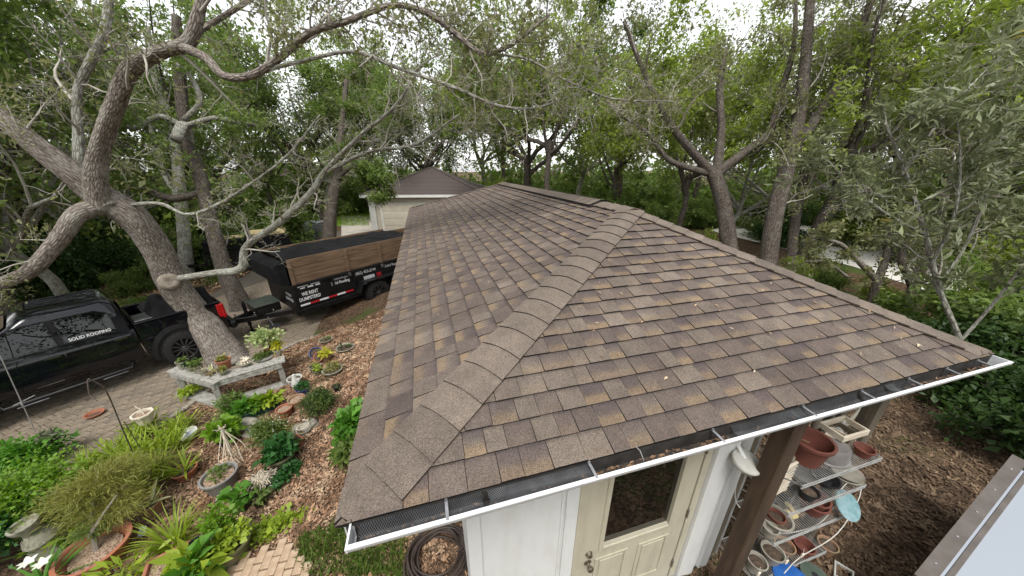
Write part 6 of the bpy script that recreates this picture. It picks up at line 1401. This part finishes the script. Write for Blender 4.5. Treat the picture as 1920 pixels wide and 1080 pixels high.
M('roof_leaf',(0.50,0.40,0.28),(0.20,0.11,0.06),c3=(0.42,0.28,0.16),scale=3,rough=.8,island=.45)
o = np_mesh('roof_leaves',V,F,MATS['roof_leaf']); tag(o,'scattered dry oak leaves and bits lying on the shingles','leaves',kind='stuff')
# ================================================================== shelving under the eave, cold frame
M('post_wood',(0.042,0.026,0.016),(0.078,0.048,0.028),scale=4,rough=.8,bump=.3,stretch=(4,4,.5),bscale=20)
M('post_old',(0.085,0.070,0.05),(0.15,0.125,0.09),scale=4,rough=.9,bump=.3,stretch=(4,4,.5),bscale=20)
M('shelf_wire',(0.38,0.38,0.365),(0.25,0.25,0.24),scale=10,rough=.4)
M('cable_white',(0.62,0.60,0.54),(0.5,0.48,0.43),rough=.5)
M('cream_dull',(0.33,0.31,0.26),(0.24,0.22,0.18),scale=10,rough=.5); M('clay_dark',(0.17,0.055,0.038),(0.12,0.045,0.034),scale=9,rough=.8)  # shelf pot colours darkened to carry the shade under the eave
post = thing('porch_post','square brown timber post in front of the wire shelves','post',(3.04,.16,0)); p = MB(); p.box((0,0,(HE-.17)/2),(.135,.135,HE-.17),bevel=.008); p.build('timber',MATS['post_wood'],post)
p = MB(); p.box((0,0,.03),(.17,.17,.06),bevel=.01); p.build('base_block',MATS['post_old'],post)
for (x,y,lab,wd) in ((3.30,.52,'weathered thin post between the white wall and shelves',.09),(4.46,.30,'dark post at the right end of the wire shelves',.11),(4.74,.62,'farther dark post carrying the right eave',.12)):
    o = thing('shelf_post',lab,'post',(x,y,0)); p = MB(); p.box((0,0,(HE-.17)/2),(wd,wd,HE-.17),bevel=.006); p.build('timber',MATS['post_old'],o); p = MB(); p.box((0,0,.03),(wd+.03,wd+.03,.06),bevel=.008); p.build('base_block',MATS['post_old'],o)
SX0,SX1,SY0,SY1 = 3.34,4.36,.07,.47
LV = (.30,.92,1.34,1.70)
sh = thing('wire_shelves','white wire shelving rack crowded with flower pots under the gutter','shelf',(SX0,SY0,0)); wd_,dp_ = SX1-SX0,SY1-SY0
for z in LV:
    s_ = bpy.data.objects.new('shelf',None); COL.objects.link(s_); s_.parent = sh; s_.location = (0,0,z)
    for (y,zz) in ((0,0),(0,-.03),(dp_/2,-.006),(dp_,0)):
        p = MB(); p.tube([(0,y,zz),(wd_,y,zz)],.0055,6); p.build('rail',MATS['shelf_wire'],s_,smooth=True)
    for x in np.arange(.012,wd_,.0265):
        p = MB(); p.tube([(x,-.001,-.028),(x,0,.007),(x,dp_,.007)],.0028,5,cap=False); p.build('wire',MATS['shelf_wire'],s_,smooth=True)
for (x,y) in ((.02,dp_),(wd_-.02,dp_)):
    p = MB(); p.tube([(x,y+.008,0),(x,y+.008,1.9)],.012,8); p.build('upright',MATS['shelf_wire'],sh,smooth=True)
for z in LV:
    for x in (.02,wd_-.02):
        p = MB(); p.bar((x,0.005,z-.012),(x,dp_,z-.22 if z > .5 else z-.1),.008,.012); p.build('bracket',MATS['shelf_wire'],sh)
def sp(name,label,x,y,lv,cat='pot'): return thing(name,label,cat,(x,y,LV[lv]+.008))
def spot(name,label,x,y,lv,r,h,mat,soil=None,taper=.72,rim=.12): o = sp(name,label,x,y,lv); pot(o,r,h,mat,soil,0,.8,22,1,rim,taper); return o
spot('clay_pot','large dark red clay pot on the top shelf behind the brown post',3.64,.26,3,.155,.24,'clay_dark')
o = sp('slatted_rack','leaning stack of small pale wooden slats beside the red clay pot',3.44,.22,2,'rack')
for k in range(9):
    p = MB(); p.bar((-.10,0,.03+.042*k),(.10,.02,.035+.042*k),.022,.020,bevel=.003); p.build('slat',MATS['dry_stem'],o)
for x in (-.09,.09):
    p = MB(); p.bar((x,.02,0),(x,.05,.42),.02,.02); p.build('upright',MATS['dry_stem'],o)
o = sp('grey_tub','upturned smooth grey plastic tub on the top shelf',3.90,.20,3,'tub')
p = MB(); p.lathe([(.165,0),(.165,.012),(.15,.02),(.135,.12),(.11,.145),(.001,.15)],26,sq=.72); p.build('tub',M('tub_grey',(.13,.12,.115),(.19,.18,.17),rough=.35),o,smooth=True)
o = sp('wooden_trays','pile of weathered wooden trays and frames on the top shelf',4.10,.30,3,'trays'); r3 = random.Random(6)
for k in range(3):
    rz_ = Matrix.Rotation(r3.uniform(-.4,.4),3,'Z')
    for (x,y,a,b) in ((0,.09,.34,.02),(0,-.09,.34,.02),(.16,0,.02,.16),(-.16,0,.02,.16)):
        c = rz_@Vector((x,y,0)); p = MB(); p.box((c[0]+.02*k,c[1],.035+.075*k),(a,b,.06),rz_,bevel=.003); p.build('tray_side',MATS['post_old' if k == 1 else 'dry_stem'],o)
p = MB(); p.box((-.04,0,.012),(.32,.2,.02)); p.build('tray_base',MATS['dry_stem'],o)
o = sp('glass_jar','small clear grey jar with white knob at the top shelf end',4.30,.38,3,'jar'); p = MB(); p.lathe([(.001,0),(.05,0),(.055,.08),(.03,.12),(.001,.12)],16); p.build('jar',M('jar_glass',(.5,.52,.5),(.6,.6,.6),rough=.1),o,smooth=True); p = MB(); p.lathe([(.001,.12),(.028,.12),(.03,.15),(.018,.18),(.001,.185)],14); p.build('lid',MATS['glaze_white'],o,smooth=True)
spot('bowl_stack','stack of cream bowls at the right end of the second shelf',4.22,.18,2,.12,.07,'cream_dull',None,.5); p = MB(); p.lathe([(.05,.03),(.125,.09),(.13,.10),(.115,.09),(.001,.05)],20); p.build('inner_bowl',MATS['cream_dull'],bpy.data.objects['bowl_stack'],smooth=True)
spot('black_bowl','shallow black bowl on the second shelf',3.98,.20,2,.11,.07,'plastic_black',None,.6)
spot('clear_dish','clear shallow dish on the second shelf behind the black bowl',3.84,.30,2,.10,.05,'grey_pot',None,.6)
o = sp('seashells','heap of yellowish shells on the third shelf',3.76,.22,1,'shells'); r3 = np.random.default_rng(4)
for k in range(16):
    p = MB(); a = r3.uniform(0,6.28); rr_ = r3.uniform(0,.09); p.lathe([(.001,0),(.022,.004),(.026,.016),(.012,.03),(.001,.034)],8,(rr_*math.cos(a),rr_*math.sin(a),.0+.03*(k//6)),rot=Matrix.Rotation(r3.uniform(-.8,.8),3,'X')); p.build('shell',MATS['plywood'],o,smooth=True)
spot('scalloped_bowl','white scalloped bowl holding an orange pot on the third shelf',3.50,.20,1,.13,.12,'cream_dull','soil',.6); spot('orange_pot','small orange pot leaning in the white scalloped bowl',3.50,.20,1,.07,.14,'clay_dark')
spot('cream_cup','cream cup on the third shelf beside the brown post',3.36,.14,1,.06,.11,'cream_dull')
spot('rust_pots','nested rusty terracotta pots on the third shelf',4.02,.20,1,.115,.13,'clay_dark'); p = MB(); p.lathe(pot_profile(.105,.12),20,(0,0,.07)); p.build('nested_pot',MATS['clay_dark'],bpy.data.objects['rust_pots'],smooth=True)
o = sp('blue_dish','pale blue-green pressed glass dish standing at the third shelf end',4.27,.10,1,'dish'); p = MB(); p.lathe([(.001,0),(.07,.006),(.13,.03),(.135,.036),(.07,.014),(.001,.008)],24,(0,0,.12),rot=Matrix.Rotation(.75,3,'X')); p.build('dish',M('dish_blue',(.13,.24,.26),(.20,.31,.33),scale=20,rough=.15),o,smooth=True); p = MB(); p.tube([(0,.06,.0),(0,.03,.16)],.006,6); p.build('stand',MATS['shelf_wire'],o)
spot('white_pot','white pot hung with a wire handle on the lowest visible shelf',3.44,.16,0,.085,.14,'cream_dull','soil'); spot('stone_pot','cracked stone-coloured pot on the lowest visible shelf',3.68,.18,0,.10,.14,'cream_dull','soil'); spot('brown_pot','brown terracotta pot between the stone and rusty pots below',3.88,.20,0,.09,.12,'terracotta_old','soil')
o = thing('blue_bucket','bright blue lidded bucket standing under the shelves','bucket',(3.72,-.02,0)); p = MB(); p.lathe([(.001,0),(.13,0),(.15,.28),(.16,.29),(.16,.32),(.08,.345),(.001,.35)],24); p.build('tub',M('bucket_blue',(.02,.10,.34),(.03,.13,.42),rough=.35),o,smooth=True); p = MB(); p.tube([(-.16,0,.26),(-.1,-.1,.38),(.1,-.1,.38),(.16,0,.26)],.005,6); p.build('handle',MATS['shelf_wire'],o)
o = thing('green_roll','dull green rolled mat standing beside the blue bucket','roll',(4.0,-.05,0)); p = MB(); p.lathe([(.03,0),(.12,0),(.12,.30),(.03,.30)],20); p.build('mat',M('mat_green',(.05,.075,.055),(.08,.10,.08),rough=.8),o,smooth=True); p = MB(); p.lathe([(.028,.05),(.028,.305)],12); p.build('core',MATS['plastic_black'],o)
o = thing('black_tub','black plastic tub beneath the lowest shelf','tub',(3.55,-.12,0)); pot(o,.20,.24,'plastic_black',None,taper=.85)
o = thing('white_tray','small white open frame on the dead leaves by the dark post','frame',(4.55,-.06,0),.5)
for (x,y,a,b) in ((0,.07,.2,.016),(0,-.07,.2,.016),(.092,0,.016,.124),(-.092,0,.016,.124)):
    p = MB(); p.box((x,y,.03),(a,b,.05),bevel=.003); p.build('side',MATS['glaze_white'],o)
o = thing('clay_ring_pot','small clay pot on the ground behind the white frame','pot',(4.62,.16,0)); pot(o,.09,.15,'terracotta_old','soil')
for k,(x,y,lv,r_,h_,mt,lab) in enumerate(((3.42,.36,3,.07,.10,'grey_pot','small grey pot at the back left of the top shelf'),(3.78,.38,3,.08,.12,'terracotta_old','brown pot behind the upturned grey tub'),(4.20,.14,3,.07,.09,'clay_dark','small dark clay pot at the top shelf front corner'),(3.66,.14,2,.075,.09,'plastic_black','small black pot at the front of the second shelf'),(4.08,.38,2,.08,.12,'clay_dark','dark clay pot at the back of the second shelf'),(3.62,.38,1,.07,.12,'grey_pot','grey pot at the back of the third shelf'),(4.16,.36,1,.08,.12,'terracotta_old','brown pot behind the pale blue dish'),(3.88,.38,1,.07,.11,'plastic_black','black pot behind the heap of shells'),(4.08,.14,0,.09,.13,'clay_dark','dark clay pot at the right end of the lowest shelf'),(4.22,.34,0,.09,.15,'plastic_black','black pot at the back right of the lowest shelf'),(3.56,.38,0,.09,.15,'plastic_black','black pot at the back left of the lowest shelf'))): spot('shelf_pot',lab,x,y,lv,r_,h_,mt,'soil' if k % 2 else None)
# cable loops and the eave light
o = thing('extension_cable','white extension cable drooping from the eave light across the shelves','cable',(3.0,.1,0)); b_ = np.array([3.0,.1,0]); cab = [D(1388,880,3.05),D(1378,930,3.15),D(1395,960,3.1),D(1440,985,3.0),D(1470,1000,3.0),D(1530,985,3.1),D(1560,955,3.2),D(1575,920,3.3),D(1610,885,3.4)]
p = MB(); p.tube(catmull([tuple(c-b_) for c in cab],5),.005,6); p.build('cord',MATS['cable_white'],o,smooth='all'); cab = [D(1610,885,3.4),D(1612,930,3.35),D(1570,1000,3.2),D(1500,1045,3.1),D(1470,1075,3.0)]; p = MB(); p.tube(catmull([tuple(c-b_) for c in cab],5),.0045,6); p.build('cord',MATS['cable_white'],o,smooth='all')
q = on_plane(1398,868,1,.30); o = thing('flood_light','white round flood light fixed under the eave right of the door','light',(q[0],.30,q[2])); p = MB(); p.lathe([(.001,-.07),(.06,-.06),(.10,-.02),(.115,.02),(.11,.035),(.001,.04)],20,rot=Matrix.Rotation(.25,3,'X')); p.build('housing',MATS['glaze_white'],o,smooth=True); p = MB(); p.tube([(0,.02,.03),(0,.10,.10),(0,.15,HE-.18-q[2])],.018,8); p.build('arm',MATS['white_paint'],o,smooth=True)
# shells strung along the fascia
for k,x in enumerate((3.08,3.42,3.62)):
    o = thing('hanging_tag','small pale tag hanging below the gutter, %s of three' % ['left one','middle one','right one'][k],'tag',(x,-.03,zt-.16)); p = MB(); p.box((0,0,-.03),(.03,.012,.05),bevel=.003); p.build('tag_body',MATS['dry_stem'],o); p = MB(); p.tube([(0,0,-.01),(0,.01,.05)],.002,4); p.build('string',MATS['cable_white'],o)
# --- cold frame
M('frame_brown',(0.115,0.098,0.085),(0.155,0.135,0.12),scale=6,rough=.45,metal=.3)
def mirror_glass():
    m,t,b = new_mat('frame_glass'); b.inputs['Base Color'].default_value = rgb((.62,.66,.70)); b.inputs['Roughness'].default_value = .05; b.inputs['Metallic'].default_value = 1.0; b.inputs['Specular IOR Level'].default_value = 1.0; b.inputs['IOR'].default_value = 2.2; b.inputs['Coat Weight'].default_value = 1.0; b.inputs['Coat Roughness'].default_value = .02
mirror_glass()
q0 = G(1728,1059,.86); q1 = G(1872,884,.86); an_ = math.atan2(q1[1]-q0[1],q1[0]-q0[0]); Lf = float(np.linalg.norm(q1-q0)); Wf = 1.25
cf = thing('cold_frame','brown metal framed glass cold frame reflecting the sky in the lower right corner','cold frame',(q0[0],q0[1],0),an_); cf.rotation_euler = (0,-.17,an_)
def cfz(y): return .86+y*.10
def rail(x0,x1,y0,y1,name,h=.05,dz=0.0):
    p = MB(); p.loft([[(x,y0,cfz(y0)-h+dz),(x,y1,cfz(y1)-h+dz),(x,y1,cfz(y1)+dz),(x,y0,cfz(y0)+dz)] for x in (x0,x1)]); return p.build(name,MATS['frame_brown'],cf,recalc=True)
rail(0,Lf,-.10,0,'lid_rail',.06); rail(0,Lf,-Wf,-Wf+.10,'lid_rail',.06); rail(0,.10,-Wf+.1,-.10,'lid_stile',.06); rail(Lf-.10,Lf,-Wf+.1,-.10,'lid_stile',.06)
rail(.10,Lf-.1,-.155,-.12,'inner_bead',.03,-.012); rail(.12,.155,-Wf+.12,-.155,'inner_bead',.03,-.012); rail(Lf-.155,Lf-.12,-Wf+.12,-.155,'inner_bead',.03,-.012)
p = MB(); p.add([(.1,-.1,cfz(-.1)-.03),(Lf-.1,-.1,cfz(-.1)-.03),(Lf-.1,-Wf+.1,cfz(-Wf+.1)-.03),(.1,-Wf+.1,cfz(-Wf+.1)-.03)],[(0,3,2,1)]); p.build('glass_lid',MATS['frame_glass'],cf,recalc=False)
for k in range(5):
    x = .25+(Lf-.5)*k/4; p = MB(); p.lathe([(.001,.004),(.008,.004),(.010,0)],8,(x,-.05,cfz(-.05)+.001)); p.build('screw',MATS['chrome'],cf)
for (x0,x1,y0,y1) in ((.03,Lf-.03,-.04,-.01),(.03,Lf-.03,-Wf+.01,-Wf+.04),(.01,.04,-Wf+.04,-.04),(Lf-.04,Lf-.01,-Wf+.04,-.04)):
    p = MB(); p.box(((x0+x1)/2,(y0+y1)/2,.36),(x1-x0,y1-y0,.70)); p.box(((x0+x1)/2,(y0+y1)/2,-.24),(x1-x0-.004,y1-y0-.004,.49)); p.build('side_panel',MATS['frame_brown'],cf)
# old stump and branches in the shade
o = thing('leaning_log','mossy log leaning in the shade beyond the shelves','log',(5.4,.9,0)); p = MB(); p.tube(catmull([(0,0,-.02),(.25,.15,.35),(.45,.3,.8),(.55,.5,1.3)],4),[.09]*5+[.075]*4+[.06]*4,10); p.build('stem',MATS['bark_dark'],o,smooth='all'); p = MB(); p.tube([(.3,.18,.45),(.7,.1,.75),(1.0,.15,.95)],[.035,.025,.015],8); p.build('branch',MATS['bark_lichen'],o,smooth='all')
